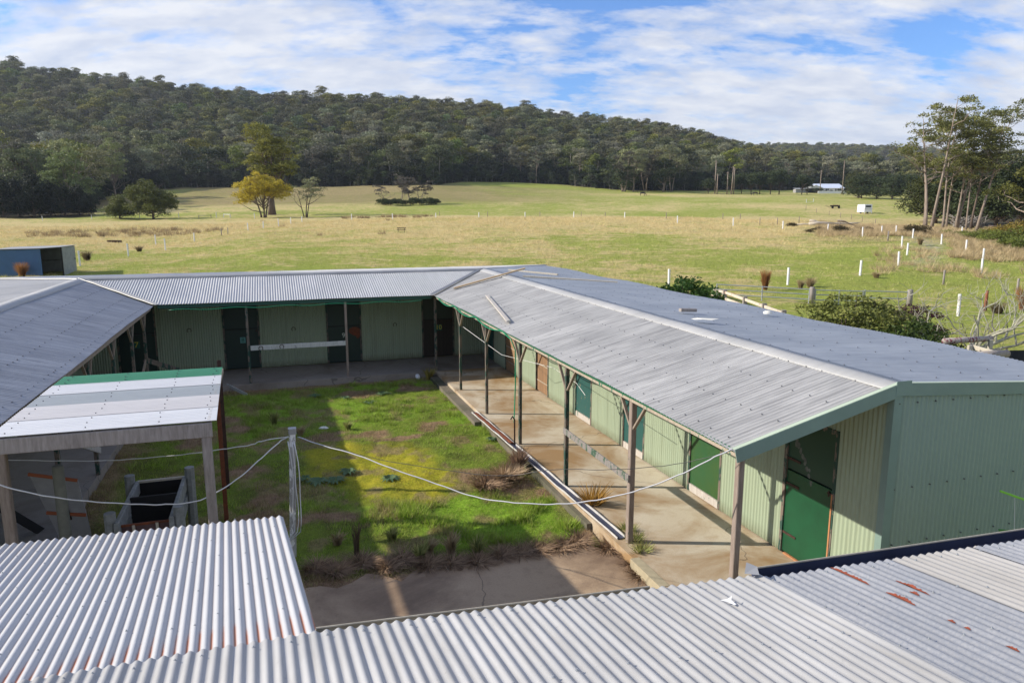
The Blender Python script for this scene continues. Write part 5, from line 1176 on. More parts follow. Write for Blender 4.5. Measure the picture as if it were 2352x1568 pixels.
# shade cloth fence and timber stand of rails and logs at the right
a = gat(2125, 23.0); b = gat(2560, 24.5); mb = MB(); n = 40
vs = [a.lerp(b, i/(n-1))+Vector((0, math.sin(i*1.3)*.03, j*.95)) for j in (0, 1) for i in range(n)]; mb.add(vs, [tuple(f) for f in gridfaces(2, n)])
sf = empty('shade_fence', a.lerp(b, .5), 'dark shade cloth screen stretched behind the bare tree at the right', 'fence'); mb.build('cloth', M['shade_cloth'], sf)
for k in (0, .25, .5, .75, 1): p = a.lerp(b, k); MB().tube([p, p+EZ*1.05], .035, 6).build('post', M['bark_dark'], sf)
rs = empty('timber_stand', gat(2262, 19.5), 'weathered timber stand of rails and round logs beside the roof at the right edge', 'timber stand')
def rp(px, Y, z): x = (px-CX)/1665*Y; return Vector((x, Y, z))
MB().tube([rp(2200, 19.6, 1.72), rp(2310, 20.6, 1.62)], .085, 12).build('log', woodmat('maroon_flaking_log', (.3, .26, .24), (.4, .36, .33), (.16, .03, .05), .52), rs, True)
MB().tube([rp(2284, 17.6, 1.72), rp(2352, 17.9, 1.7)], .1, 12).build('log', M['grey_beam'], rs, True)
for (px, Y) in ((2202, 19.4), (2228, 19), (2272, 17.8), (2310, 20.4), (2340, 18.2), (2300, 17.8), (2262, 19.5)): MB().beam(rp(px, Y, -.3), rp(px, Y, 1.62), .11, .09, up=Vector((0, 1, 0))).build('post', M['pale_plank'], rs)
MB().beam(rp(2200, 19.4, 1.58), rp(2275, 17.6, 1.6), .05, .15).build('rail', M['pale_plank'], rs); MB().beam(rp(2262, 20, 1.5), rp(2345, 18.6, 1.5), .05, .13).build('rail', M['pale_plank'], rs)
MB().beam(rp(2300, 17.9, .9), rp(2345, 18.3, .9), .05, .13).build('rail', M['pale_plank'], rs); MB().beam(rp(2305, 18.5, 1.5), rp(2340, 18.3, .3), .09, .1).build('brace', M['grey_beam'], rs)

# ================================================================== FAR BUILDINGS AND THINGS
def place(px, Y): g = gat(px, Y); return g
# blue field shed
bs = empty('field_shed', ong(72, 640), 'small blue corrugated field shelter with an open right side, left edge of the view', 'shed')
L0 = aty(-4, 634, 50.5); s_y = 50.5
def wx(px, Y): return (px-CX)/1645*Y
zb0 = tz(wx(60, s_y), s_y)-.1
def pan(name, pts, m, parent, th=.03):
    mb = MB(); n = len(pts); a = [Vector(p) for p in pts]; nr = (a[1]-a[0]).cross(a[-1]-a[0]).normalized()*th
    mb.add(a+[p+nr for p in a], [tuple(range(n)), tuple(range(2*n-1, n-1, -1))]+[(i, i+n, (i+1) % n+n, (i+1) % n) for i in range(n)]); return mb.build(name, m, parent)
x0, x1, x2 = wx(-8, s_y), wx(95, s_y), wx(144, s_y); yb = s_y+2.6; ht = 2.05
def blue_corr(name, a, b, z1a, z1b, m):
    a = Vector(a); b = Vector(b); ln = (b-a).length; ns = int(ln/.0762*6); s = np.linspace(0, ln, ns); nrm = np.array((b-a).normalized().cross(EZ))
    P0 = np.outer(1-s/ln, a)+np.outer(s/ln, b)+np.outer(np.cos(2*np.pi*s/.0762)*.01, nrm); P1 = P0.copy(); P0[:, 2] = zb0; P1[:, 2] = z1a+(z1b-z1a)*s/ln
    return link(name, fastmesh(name, np.concatenate([P0, P1]), gridfaces(2, ns)), m, bs, True)
blue_corr('front_wall', (x0, s_y, 0), (x1, s_y, 0), zb0+ht-.1, zb0+ht-.02, M['blue']); blue_corr('side_wall', (x0, s_y, 0), (x0-.6, yb, 0), zb0+ht-.1, zb0+ht-.05, M['blue'])
galv = flat('shed_galvanised', (.3, .33, .33), .5, .15, 3)
blue_corr('back_wall', (x0-.6, yb, 0), (x2-.62, yb, 0), zb0+ht-.05, zb0+ht+.12, galv); blue_corr('side_wall', (x2, s_y+.1, 0), (x2-.6, yb, 0), zb0+ht+.1, zb0+ht+.1, galv)
MB().beam((x1, s_y+.05, zb0+1.2), (x2-.5, s_y+2.4, zb0+1.25), .08, .06).build('rail', M['black'], bs)
MB().beam((x2, s_y, zb0), (x2, s_y, zb0+ht+.12), .09, .09, up=EU).build('post', M['black'], bs); MB().beam((x1, s_y, zb0), (x1, s_y, zb0+ht), .07, .07, up=EU).build('post', M['blue'], bs)
pan('kick_wall', [(x1+.1, yb-.1, zb0), (x2-.6, yb-.1, zb0), (x2-.6, yb-.1, zb0+.9), (x1+.1, yb-.1, zb0+.9)], M['black'], bs)
pan('roof', [(x0-.1, s_y-.1, zb0+ht-.06), (x1, s_y-.1, zb0+ht+.02), (x2+.1, s_y-.1, zb0+ht+.13), (x2-.55, yb+.1, zb0+ht+.14), (x0-.7, yb+.1, zb0+ht-.02)], M['cap'], bs)
# rusty clump tussocks (single, distinct)
def tussock(px, py, h, w, cols, label, n=260, group=None, loc=None, name='grass_tussock', seed=1):
    p = loc or ong(px, py); rng = np.random.default_rng(int(px*7+py)+seed); a = rng.uniform(0, 6.28, n); r = rng.random(n)**.7*w*.35; lean_ = rng.random(n)**.8*w
    b = np.stack([np.cos(a)*r, np.sin(a)*r, np.zeros(n)], 1)+np.array(p); aa = a+rng.normal(0, .5, n); L = h*(.55+.55*rng.random(n)); wd = .006+.010*rng.random(n)+h*.006
    mid = b+np.stack([np.cos(aa)*lean_*.25, np.sin(aa)*lean_*.25, L*.6], 1); tip = b+np.stack([np.cos(aa)*lean_, np.sin(aa)*lean_, L], 1)
    sx = np.stack([-np.sin(aa+1), np.cos(aa+1), 0*aa], 1)*wd[:, None]
    V = np.stack([b-sx, b+sx, mid+sx*.8, mid-sx*.8, tip+sx*.15, tip-sx*.15], 1).reshape(-1, 3); i = np.arange(n)[:, None]*6
    F = np.concatenate([i+np.array([[0, 1, 2, 3]]), i+np.array([[3, 2, 4, 5]])]); q = rng.random(n)[:, None]; c = np.repeat(np.array(cols[0])*(1-q)+np.array(cols[1])*q, 6, 0)
    return V, F, c
def tus(px, py, h, w, cols, label, n=260, group=None, name='grass_tussock', cat='grass clump', loc=None):
    V, F, c = tussock(px, py, h, w, cols, label, n, loc=loc); return tag(link(name, fastmesh(name, V, F, col=c), M['blade']), label, cat, group)
ORG = ((.28, .12, .045), (.45, .24, .10)); STR = ((.28, .20, .10), (.52, .42, .25)); RSH = ((.09, .07, .035), (.26, .20, .11))
for q in [(1757, 668, 1.25, .35, ORG, 'upright orange-brown grass tussock behind the pipe fence', 420), (1860, 660, .7, .5, STR, 'pale straw tussock above the strainer post'), (1838, 664, .6, .35, STR, 'small straw tussock left of the pale one above the strainer post'), (52, 640, 1.05, .45, ORG, 'orange-brown tussock in front of the blue shed', 360),
          (2290, 723, .7, .6, RSH, 'brown tussock right of the red-brown post'), (2350, 715, 1.3, .5, ORG, 'tall orange-brown tussock cut by the right edge', 400), (2012, 640, .5, .4, STR, 'small tussock right of the leaning white post'), (2113, 563, .9, .5, STR, 'straw tussock between the track and the white posts'), (320, 578, .6, .6, RSH, 'rush clump near the second white post on the left'), (200, 600, .9, .6, RSH, 'rush clump beside the first white post on the left')]:
    tus(q[0], q[1], q[2], q[3], q[4], q[5], q[6] if len(q) > 6 else 260)
# scattered grass of the paddock and rushes: uncountable, one mesh each
def scatter_blades(name, pts, hs, ws, nb, c0, c1, label, rng, kind='stuff', wmul=1.):
    n = len(pts)*nb; P = np.repeat(pts, nb, 0); hh = np.repeat(hs, nb)*(.5+.6*rng.random(n)); wr = np.repeat(ws, nb); a = rng.uniform(0, 6.283, n); r = rng.random(n)**.6*wr
    b = P+np.stack([np.cos(a)*r, np.sin(a)*r, -.02+0*a], 1); la = a+rng.normal(0, .7, n); ln = hh*(.15+.6*rng.random(n)); tip = b+np.stack([np.cos(la)*ln, np.sin(la)*ln, hh], 1)
    wd = np.repeat(hs, nb)*.045*wmul; sx = np.stack([-np.sin(la+.8), np.cos(la+.8), 0*la], 1)*wd[:, None]
    V = np.stack([b-sx, b+sx, tip], 1).reshape(-1, 3); F = np.arange(3*n).reshape(-1, 3)
    q = np.clip(np.repeat(rng.random(len(pts)), nb)*.55+rng.random(n)*.45, 0, 1)[:, None]; c = c0[np.repeat(np.arange(len(pts)), nb)]*(1-q)+c1[np.repeat(np.arange(len(pts)), nb)]*q
    return tag(link(name, fastmesh(name, V, F, col=np.repeat(c, 3, 0)), M['blade']), label, 'grass', kind=kind)
rng = np.random.default_rng(5)
n = 52000; yy = 44+95*rng.random(n)**1.15; tt = rng.uniform(-.80, .80, n); xx = yy*tt
s_, r_, t_ = ground_masks(xx, yy); k = (rng.random(n) > t_*.9); xx, yy, s_, r_ = xx[k], yy[k], s_[k], r_[k]
def inner(x, y): return (x*EU.x+y*EU.y < 31) & (x*EV.x+y*EV.y < 12.5) & (x*EV.x+y*EV.y > -11)
k = ~inner(xx, yy); xx, yy, s_, r_ = xx[k], yy[k], s_[k], r_[k]
bz = lambda x, y: terrain(x, y)+((fbm(x/2.2, y/2.2, 3, 3)-.5)*.34+(fbm(x/11, y/11, 9, 2)-.5)*.5)*np.clip((y-30)/18, 0, 1)*np.clip(1.5-y/420, .4, 1)
pt = np.stack([xx, yy, bz(xx, yy)], 1); dry = np.clip(s_*1.2+rng.normal(0, .25, len(xx)), 0, 1)[:, None]
c0 = np.array((.22, .28, .05))*(1-dry)+np.array((.48, .37, .18))*dry; c1 = np.array((.48, .56, .12))*(1-dry)+np.array((.86, .71, .38))*dry
hs = (.07+.15*rng.random(len(xx))**2+.10*dry[:, 0])*(.7+xx*0+yy/140); scatter_blades('pasture_grass', pt, hs, .2+.35*rng.random(len(xx)), 10, c0, c1, 'short tufted green and straw coloured grass over the near paddock', rng)
# rushes: left belt and right belt
pts_ = []
def belt(n, p0, p1, y0, y1, thr, sc_=16):
    P = rng.uniform(p0, p1, n); Yq = rng.uniform(y0, y1, n); x = (P-CX)/1665*Yq; k = fbm(x/sc_, Yq/sc_, 91, 3) > thr; return np.stack([x[k], Yq[k]], 1)
B1 = np.concatenate([belt(420, 60, 660, 100, 128, .52), belt(60, -60, 900, 84, 150, .6), belt(60, 780, 1000, 150, 158, .3)])
B2 = np.concatenate([belt(2600, 1880, 2420, 92, 128, .40), belt(700, 2190, 2480, 66, 100, .5), belt(120, 2020, 2400, 54, 76, .64)])
for bb, (ca, cb_), nm, lb, hh in ((B1, ((.17, .12, .06), (.42, .32, .18)), 'rushes', 'brown rush clumps in a belt across the left paddock', .75), (B2, ((.32, .23, .12), (.70, .56, .33)), 'long_grass', 'long dry brown grass below the right hand gum trees', .62)):
    p3 = np.stack([bb[:, 0], bb[:, 1], bz(bb[:, 0], bb[:, 1])], 1); n = len(bb)
    scatter_blades(nm, p3, hh*(.6+.7*rng.random(n)), .25+.35*rng.random(n), 46, np.repeat([ca], n, 0), np.repeat([cb_], n, 0), lb, rng, wmul=.6)
# farmhouse
def boxm(c, sx, sy, sz, rz=0.):
    m = Matrix.Rotation(rz, 3, 'Z'); return MB().box(Vector(c)+EZ*sz/2, m @ Vector((sx/2, 0, 0)), m @ Vector((0, sy/2, 0)), EZ*sz/2)
Yh = 400.; gh = place(1895, Yh); fh = empty('farmhouse', gh, 'long low white farmhouse with a pale blue-grey roof, far across the valley', 'house')
ww = mat('white_weatherboard', base=(.78, .78, .76), rough=.7); rfm = mat('pale_blue_roof', base=(.62, .68, .8), rough=.5); gl = mat('dark_window_glass', base=(.02, .025, .03), rough=.15)
w_ = 17.8; boxm(gh+Vector((0, 3, 0)), w_, 7, 2.6).build('wall', ww, fh)
mb = MB(); z1 = gh.z+2.5; z2 = gh.z+4.7
mb.add([gh+Vector((-w_/2-.6, -1, 2.5)), gh+Vector((w_/2+.6, -1, 2.5)), gh+Vector((w_/2-1.2, 3, 5.0)), gh+Vector((-w_/2-.4, 3, 5.0)), gh+Vector((w_/2+.6, 7, 2.5)), gh+Vector((-w_/2-.6, 7, 2.5))], [(0, 1, 2, 3), (3, 2, 4, 5), (1, 4, 2), (0, 3, 5)]); mb.build('roof', rfm, fh)
for x in (-6.4, -5.2, -4, -.6, .4, 4.6, 5.9, 7.1): boxm(gh+Vector((x, -.52, 1.35)), .8, .06, .8).build('window', gl, fh)
g2 = place(1868, 396); cs = empty('open_shed', g2, 'open fronted shed with a pale gable roof left of the farmhouse', 'shed')
boxm(g2+Vector((0, 2, 0)), 7, 5, 2.4).build('wall', M['black'], cs); mb = MB(); mb.add([g2+Vector(p) for p in ((-4.4, -.8, 2.3), (0, -.8, 4.2), (4.2, -.8, 2.6), (4.2, 5, 2.6), (0, 5, 4.2), (-4.4, 5, 2.3))], [(0, 1, 4, 5), (1, 2, 3, 4), (0, 2, 1), (3, 5, 4)]); mb.build('roof', mat('cream_roof', base=(.6, .6, .55), rough=.6), cs)
g3 = place(1838, 396); gs = empty('grey_shed', g3, 'small grey shed at the left end of the farm buildings', 'shed'); boxm(g3+Vector((0, 2, 0)), 6.6, 4, 2).build('wall', M['fibre_sheet'], gs); mb = MB(); mb.add([g3+Vector(p) for p in ((-3.6, -.4, 1.95), (3.6, -.4, 1.95), (3.6, 4.3, 2.7), (-3.6, 4.3, 2.7))], [(0, 1, 2, 3)]); mb.build('roof', M['cap'], gs)
g4 = place(1907, 385); tag(boxm(g4+Vector((0, 0, 0)), 15, .3, 1.3).build('garden_wall', ww), 'low white wall along the front of the farmhouse garden', 'wall')
for i, (px, s) in enumerate([(1872, 1), (1884, .9), (1893, .6), (1904, .7), (1914, .6), (1848, .9), (1925, .9)]):
    g = place(px, 388)
    if i == 0: gb = make_tree('garden_shrub', g, tree_geo(310, 2.6, 1.4, .08, .05, 7, 14, .9, 50, .3, .9, cols=DK), M['bark_dark'], M['leaf'], 'dark garden shrub in front of the farm buildings', 'shrub', 'shrubs in the farmhouse garden')
    else: copy_tree(gb, g, i, (s, s, s))
# power poles
for i, (px, Y, h, lab) in enumerate([(1879, 392, 12, 'timber power pole above the left end of the farmhouse'), (1930, 380, 17, 'tall timber power pole right of the farmhouse'), (1639, 336, 15, 'leftmost tall power pole above the small dark tree'), (1644, 334, 9, 'shorter pole beside the leftmost power pole'), (1667, 334, 10, 'power pole left of the leaning pair'), (1677, 333, 12.5, 'pale leaning power pole of the pair'), (1682, 334, 12, 'right hand power pole of the pair')]):
    g = place(px, Y); mb = MB().tube([g, g+EZ*h+Vector((.4 if i == 5 else 0, 0, 0))], [.26, .17], 8); mb.tube([g+EZ*(h-.6)+Vector((-.9, 0, 0)), g+EZ*(h-.6)+Vector((.9, 0, 0))], .07, 6)
    tag(mb.build('power_pole', M['bark_pale'], None, True), lab, 'power pole')
# caravan
g = place(1993, 192); cv = empty('caravan', g, 'white caravan seen from its end, standing alone in the far paddock', 'caravan'); cw = mat('caravan_white', base=(.8, .81, .82), rough=.35)
mb = MB(); pr = [(-1.05, .42), (-1.02, 1.55), (-1.0, 2.3), (-.85, 2.42), (.85, 2.42), (1.0, 2.3), (1.02, 1.55), (1.05, .42)]; n = len(pr)
mb.add([g+Vector((p, 0, q)) for p, q in pr]+[g+Vector((p, 4.0, q)) for p, q in pr], [tuple(range(n-1, -1, -1)), tuple(range(n, 2*n))]+[(i, (i+1) % n, (i+1) % n+n, i+n) for i in range(n)]); mb.build('body', cw, cv)
boxm(g+Vector((0, -.03, 1.62)), 1.4, .04, .5).build('window', gl, cv); boxm(g+Vector((0, -.05, 1.2)), 2.14, .05, .06).build('trim', M['cap'], cv)
for sx in (-.95, .95): boxm(g+Vector((sx, 0, 0)), .1, .1, .5).build('leg', cw, cv); MB().tube([g+Vector((sx*.95-.1, 2.2, .32)), g+Vector((sx*.95+.1, 2.2, .32))], .32, 12).build('wheel', M['black'], cv)
# trailer
g = ong(1915, 479); tl = empty('trailer', g, 'old rusty farm trailer with wheels parked on the green strip', 'trailer')
boxm(g+Vector((0, 0, .5)), 3.0, 1.6, .12).build('tray', M['dark_rust'], tl); MB().tube([g+Vector(p) for p in ((-.7, -.7, .6), (-.5, -.7, 1.05), (.7, -.7, 1.05), (1.4, -.7, .6))], .05, 6).build('frame', M['rust'], tl)
MB().tube([g+Vector((-1.5, 0, .55)), g+Vector((-2.6, 0, .75))], .05, 6).build('drawbar', M['dark_rust'], tl); boxm(g+Vector((0, -.75, .62)), 2.9, .05, .3).build('side_board', M['dark_rust'], tl)
for x in (-.7, 1.2): MB().tube([g+Vector((x, -.85, .34)), g+Vector((x, -.65, .34))], .34, 12).build('wheel', M['black'], tl)
# jump frames
def jump(a, b, label, h=1.1, bar=.85, m=None):
    c = (a+b)/2; r = empty('jump_frame', c, label, 'jump')
    for p in (a, b): MB().beam(p-EZ*.05, p+EZ*h, .12, .12, up=Vector((0, 1, 0))).build('upright', m or M['white_paint'], r)
    MB().beam(a+EZ*bar, b+EZ*bar, .08, .1).build('bar', m or M['white_paint'], r)
jump(ong(1852, 466), ong(1868, 465.5), 'white jump with a low bar left of the trailer', 1.3, .15); jump(ong(457, 503), ong(485, 502.5), 'grey wooden rail jump left of the white one on the back fence line', .9, .75, M['grey_beam']); jump(ong(514, 501.5), ong(529, 502), 'white topped jump rail on the back fence line', 1.0, .9)
# horses
def horse(px, Y, label, head_down=True, rz=0., s=1.):
    g = gat(px, Y); mb = MB()
    o = empty('horse', g, label, 'horse', rz=rz); bm_ = bpy.data.meshes.new('body'); V = []; E = []; Rr = []
    def ch(pts, start=None):
        pv = start
        for (x, yv, z, r) in pts:
            V.append((x, yv, z)); Rr.append(r); i = len(V)-1
            if pv is not None: E.append((pv, i))
            pv = i
        return pv
    ch([(-.75, 0, 1.28, .27)]); ch([(-.35, 0, 1.25, .30), (.15, 0, 1.2, .31), (.55, 0, 1.28, .26)], 0)
    ch([(.85, 0, 1.15, .17), (1.15, 0, .75, .12), (1.3, 0, .35, .10), (1.42, 0, .1, .06)], 3)
    for sy in (-.16, .16):
        ch([(.55, sy, .95, .12), (.57, sy, .55, .065), (.55, sy, .12, .05), (.6, sy, .02, .06)], 3)
        ch([(-.8, sy, .98, .16), (-.72, sy, .72, .09), (-.86, sy, .48, .06), (-.8, sy, .12, .05), (-.76, sy, .02, .06)], 0)
    ch([(-1.0, 0, 1.2, .06), (-1.1, 0, .75, .06), (-1.08, 0, .5, .03)], 0)
    bm_.from_pydata(V, E, []); b = bpy.data.objects.new('body', bm_); COL.objects.link(b); b.parent = o; bm_.materials.append(mat('dark_horse_coat', base=(.03, .022, .018), rough=.6))
    b.modifiers.new('skin', 'SKIN'); sl = bm_.skin_vertices[0].data
    for i, r in enumerate(Rr): sl[i].radius = (r, r)
    sl[0].use_root = True; b.modifiers.new('sub', 'SUBSURF').render_levels = 1; o.scale = (s, s, s); return o
horse(1475, 300, 'dark horse grazing alone in the middle of the far green field', rz=0, s=1.1); horse(1706+25, 322, 'dark horse grazing before the row of round trees', rz=2.9, s=1.1)
# odd things in the near paddock
p = ong(922, 536); tb = empty('metal_seat', p, 'black metal bench frame sitting alone in the near paddock', 'bench'); mb = MB(); MB().box(p+EZ*.42, Vector((.55, 0, 0)), Vector((0, .22, 0)), EZ*.03).build('seat', M['black'], tb)
MB().box(p+Vector((0, .1, .62)), Vector((.6, 0, 0)), Vector((0, .03, 0)), EZ*.05).build('backrest', M['black'], tb)
for sx in (-.4, .4): MB().beam(p+Vector((sx, -.15, 0)), p+Vector((sx, .1, .6)), .05, .05).build('leg', M['black'], tb)
tag(MB().box(ong(263, 558)+EZ*.15, Vector((.7, 0, 0)), Vector((0, .5, 0)), EZ*.15).tube([ong(263, 558)+Vector((-.7, -.5, .3)), ong(263, 558)+Vector((.7, -.5, .3))], .03, 6).build('stock_trough', M['dark_rust']), 'low dark stock trough among the rushes of the left paddock', 'trough')

# ================================================================== IN AND AROUND THE YARD
# cables
def cable(name, pts, r, m, label):
    P = [aty(*q) for q in pts]; out = []
    for i in range(len(P)-1):
        p0 = P[max(0, i-1)]; p1 = P[i]; p2 = P[i+1]; p3 = P[min(len(P)-1, i+2)]
        for j in range(8):
            t = j/8; out.append(.5*((2*p1)+(p2-p0)*t+(2*p0-5*p1+4*p2-p3)*t*t+(3*p1-p0-3*p2+p3)*t**3)+Vector((0, 0, math.sin(i*3+j*.9)*.004)))
    out.append(P[-1]); return tag(MB().tube(out, r, 8).build(name, m, None, True), label, 'cable')
pole = B(11.23, .10, 0); yp = B(11.23, .13, 0).y; yg = B(6.72, 5.0, 0).y
cable('power_cable', [(-60, 1085, 8.2), (0, 1113, 8.3), (100, 1138, 8.5), (200, 1150, 8.8), (300, 1157, 9.1), (380, 1157.5, 9.4), (460, 1148, 9.7), (540, 1103, 10.1), (600, 1052, 10.4), (645, 1012, yp-.05), (664, 1003, yp-.03)], .009, M['cable'], 'thick white cable sagging from the left edge up to the pole')
cable('power_cable', [(-60, 1055, 10.0), (0, 1055, 10.1), (120, 1058, 10.2), (240, 1057, 10.3), (330, 1052, 10.35), (440, 1041, 10.4), (520, 1030, 10.5), (577, 1021, yp-.1), (600, 1013, yp-.08), (662, 1002, yp-.03)], .007, M['cable'], 'thin pale cable running level from the left edge to the pole')
cable('power_cable', [(684, 1003, yp-.03), (740, 1022, 10.4), (820, 1045, 10.1), (900, 1075, 9.8), (1000, 1110, 9.5), (1090, 1140, 9.2), (1180, 1154, 8.9), (1280, 1157, 8.7), (1370, 1148, 8.5), (1470, 1124, 8.3), (1570, 1086, 8.1), (1640, 1050, 8.0), (1684, 1030, yg)], .008, mat('grey_cable_sheath', base=(.5, .5, .52), rough=.5), 'grey cable sagging from the pole to the gable corner of the right wing')
cable('thin_wire', [(760, 1024, 10.3), (860, 1052, 10.1), (1000, 1076, 9.8), (1150, 1092, 9.4), (1275, 1078, 9.0), (1400, 1078, 8.7), (1520, 1070, 8.5), (1600, 1056, 8.3), (1684, 1034, yg+.02)], .004, M['wire_dark'], 'thin dark wire running beneath the grey cable')
# the pole
po = empty('cable_pole', B(11.23, .05, -.25), 'flaking white square timber pole in the middle foreground carrying the cables', 'pole')
pb_ = B(11.23, .04, -.4); pt_ = B(11.23, .14, 1.86)
MB().beam(pb_, pt_, .1, .1, up=EU).build('shaft', M['pole_white'], po); MB().beam(pt_-EZ*.02, pt_+EZ*.07, .12, .12, up=EU).build('cap', M['cap'], po)
for k, (dx, w) in enumerate(((-.05, .05), (.045, .07), (.02, .03))):
    q = [pt_+Vector((dx+.03*math.sin(i*.8+k)*(i/9)+w*math.sin(i*.35), -.08-.01*k, -.12-i*.165)) for i in range(10)]; q.append(pb_+Vector((-.1, -.12, .42)))
    MB().tube(q, .009, 6).build('cable_loop', M['cable'], po, True)
# green hoses drooping from the eaves
def droop(pts, r, m, label, name='garden_hose', cat='hose'): return tag(MB().tube(pts, r, 6).build(name, m, None, True), label, cat)
hp = []
for i in range(60):
    k = i/59; u = 22.7-k*7.6; hp.append(B(u, VE+.03, ze(u)-.03-.11*abs(math.sin(k*math.pi*3.3))))
hp += [B(14.93, 5.06, 2.2), B(14.95, 5.07, 1.4), B(14.98, 5.05, .6), B(14.9, 5.02, .52)]
droop(hp, .014, M['hose'], 'green hose looping under the eave of the right wing and down a post')
hp = [B(22.96, -3.0+i*.21, 2.42+.02*math.sin(i*.9)) for i in range(37)]; droop(hp, .012, M['hose'], 'dark green hose clipped along the eave of the back wing')
droop([B(20.3, 5.2, 1.95), B(18.6, 5.9, 1.35), B(17.0, 6.8, 1.25), B(15.0, 6.6, 1.3), B(12.3, 5.6, 1.75)], .006, M['cable'], 'thin pale rope strung under the right verandah', 'rope', 'rope')
droop([B(14.8, 5.0, -.2), B(14.8, 5.0, .62), B(14.8, 4.95, .7), B(14.78, 4.9, .64)], .018, M['dark_rust'], 'short standpipe tap beside the fourth verandah post', 'tap', 'tap')
# old white gutter lying on the slab edge
ga_ = B(17.75, 4.86, 0); gb_ = B(9.75, 5.13, 0); gt = empty('old_gutter', (ga_+gb_)/2, 'long white box gutter lying along the edge of the verandah slab', 'gutter')
d = (gb_-ga_).normalized(); s_ = d.cross(EZ).normalized()
MB().box((ga_+gb_)/2+EZ*.012, d*(gb_-ga_).length/2, s_*.06, EZ*.006).build('bottom', M['gutter_dark'], gt)
for k, h in ((-.062, .055), (.062, .04)):
    n = 24; mb = MB(); vs = []
    for i in range(n):
        p = ga_.lerp(gb_, i/(n-1))+s_*(k+.006*math.sin(i*1.7)); vs += [p+EZ*.01, p+EZ*(h+.008*math.sin(i*2.3)), p+s_*.01*(1 if k > 0 else -1)+EZ*(h+.008*math.sin(i*2.3)), p+s_*.01*(1 if k > 0 else -1)+EZ*.01]
    mb.add(vs, [(i*4+a, i*4+(a+1) % 4, i*4+4+(a+1) % 4, i*4+4+a) for i in range(n-1) for a in range(4)]); mb.build('side', M['gutter_white'], gt)
tag(MB().beam(ga_.lerp(gb_, .02)+EZ*.035, ga_.lerp(gb_, .36)+EZ*.05, .07, .03).build('timber_strip', M['rust']), 'red-brown timber strip lying in the far end of the white gutter', 'timber strip')
droop([B(9.8, 4.85, 0)]*1+[B(9.8, 4.85, .01), B(9.8, 5.2, .01)], .001, M['black'], 'x') if False else None
# planks on the right roof
def onroof(px, py, far_side=False, lift=.03):
    r = ray(px, py)
    n = (EV*.0645+EZ) if far_side else (-EV*.252+EZ); k = 3.19+(.0645*VR if far_side else -.252*VR); t = (k-CAM.dot(n))/r.dot(n); return CAM+r*t+EZ*lift
def plank(a, b, w, h, m, label, cat='plank'): return tag(MB().beam(a, b, w, h).build('plank', m), label, cat)
plank(onroof(1042, 664), onroof(1206, 623, False, .10), .14, .045, M['tan_plank'], 'long tan plank laid aslant across the valley end of the right roof')
plank(onroof(1119, 681), onroof(1168, 741), .10, .04, M['white_peel'], 'curved board with flaking white paint near the eave of the right roof')
plank(onroof(1168, 622, True), onroof(1281, 632.5, True), .09, .06, M['pale_plank'], 'shorter pale batten on the far slope of the right roof')
plank(onroof(1201, 636.5, True), onroof(1418, 650.5, True), .13, .06, M['pale_plank'], 'longest pale batten, below the shorter one on the right roof')
plank(onroof(1562, 715, True), onroof(1598, 715.5, True), .09, .07, M['grey_beam'], 'short grey timber offcut on the far slope of the right roof')
def lump(p, s, m, label, name, cat, seed=1):
    rn = random.Random(seed); mb = MB(); n = 7; rings = 4
    for j in range(rings):
        a = j/(rings-1)*math.pi*.5; mb.v += [tuple(Vector(p)+Vector((math.cos(i*6.283/n)*s[0]*math.cos(a)*rn.uniform(.8, 1.1)+.0, math.sin(i*6.283/n)*s[1]*math.cos(a)*rn.uniform(.8, 1.1), s[2]*math.sin(a)))) for i in range(n)]
    mb.f += [(j*n+i, j*n+(i+1) % n, (j+1)*n+(i+1) % n, (j+1)*n+i) for j in range(rings-1) for i in range(n)]; mb.f.append(tuple((rings-1)*n+i for i in range(n)))
    return tag(mb.build(name, m, None, True), label, cat)
lump(onroof(1763, 720, True, .0), (.12, .09, .07), M['cloth'], 'pale stone lying on the far slope of the right roof', 'stone', 'stone', 3)
rg = onroof(1616, 735, True, .012); mb = MB(); mb.add([rg+Vector(v) for v in ((-.22, .12, 0), (-.1, .02, .03), (.02, .05, .01), (.3, -.02, .02), (.12, -.12, .0), (-.06, -.13, .02), (-.18, -.02, 0))], [tuple(range(7))]); tag(mb.build('torn_patch', M['cloth'], None), 'torn off-white patch on the far slope just past the ridge', 'patch')
# concrete stock race with timber sides
rc = empty('stock_race', B(12.1, -2.05, -.2), 'concrete posted stock race with plank sides and a rusty gate under the carport edge', 'stock race')
for (u, v, h) in ((11.33, -2.50, .85), (11.28, -1.56, .86), (12.93, -2.50, .86), (12.93, -1.57, .90)):
    MB().beam(B(u, v, -.3), B(u, v, h), .15, .15, up=EU, ch=.3).build('post', M['concrete_grey'], rc)
for v in (-2.40, -1.66):
    for z in (.62, .30): MB().beam(B(11.2, v, z), B(12.98, v, z), .07, .22, ch=.2).build('rail', M['concrete_grey'], rc)
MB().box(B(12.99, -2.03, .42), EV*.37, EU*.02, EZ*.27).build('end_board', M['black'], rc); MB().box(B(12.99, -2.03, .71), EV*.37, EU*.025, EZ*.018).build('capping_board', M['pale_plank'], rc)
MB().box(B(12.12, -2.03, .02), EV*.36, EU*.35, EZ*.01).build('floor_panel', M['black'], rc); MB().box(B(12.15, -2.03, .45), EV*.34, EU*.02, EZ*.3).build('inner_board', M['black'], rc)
gt_ = MB().box(B(11.36, -2.07, .35), EV*.46, EU*.012, EZ*.27).build('gate', flat('plum_gate_panel', (.13, .075, .075), .8, .2, 6), rc)
for z in (.62, .1): MB().beam(B(11.34, -2.54, z), B(11.34, -1.6, z), .03, .035).build('gate_rail', M['rust'], gt_)
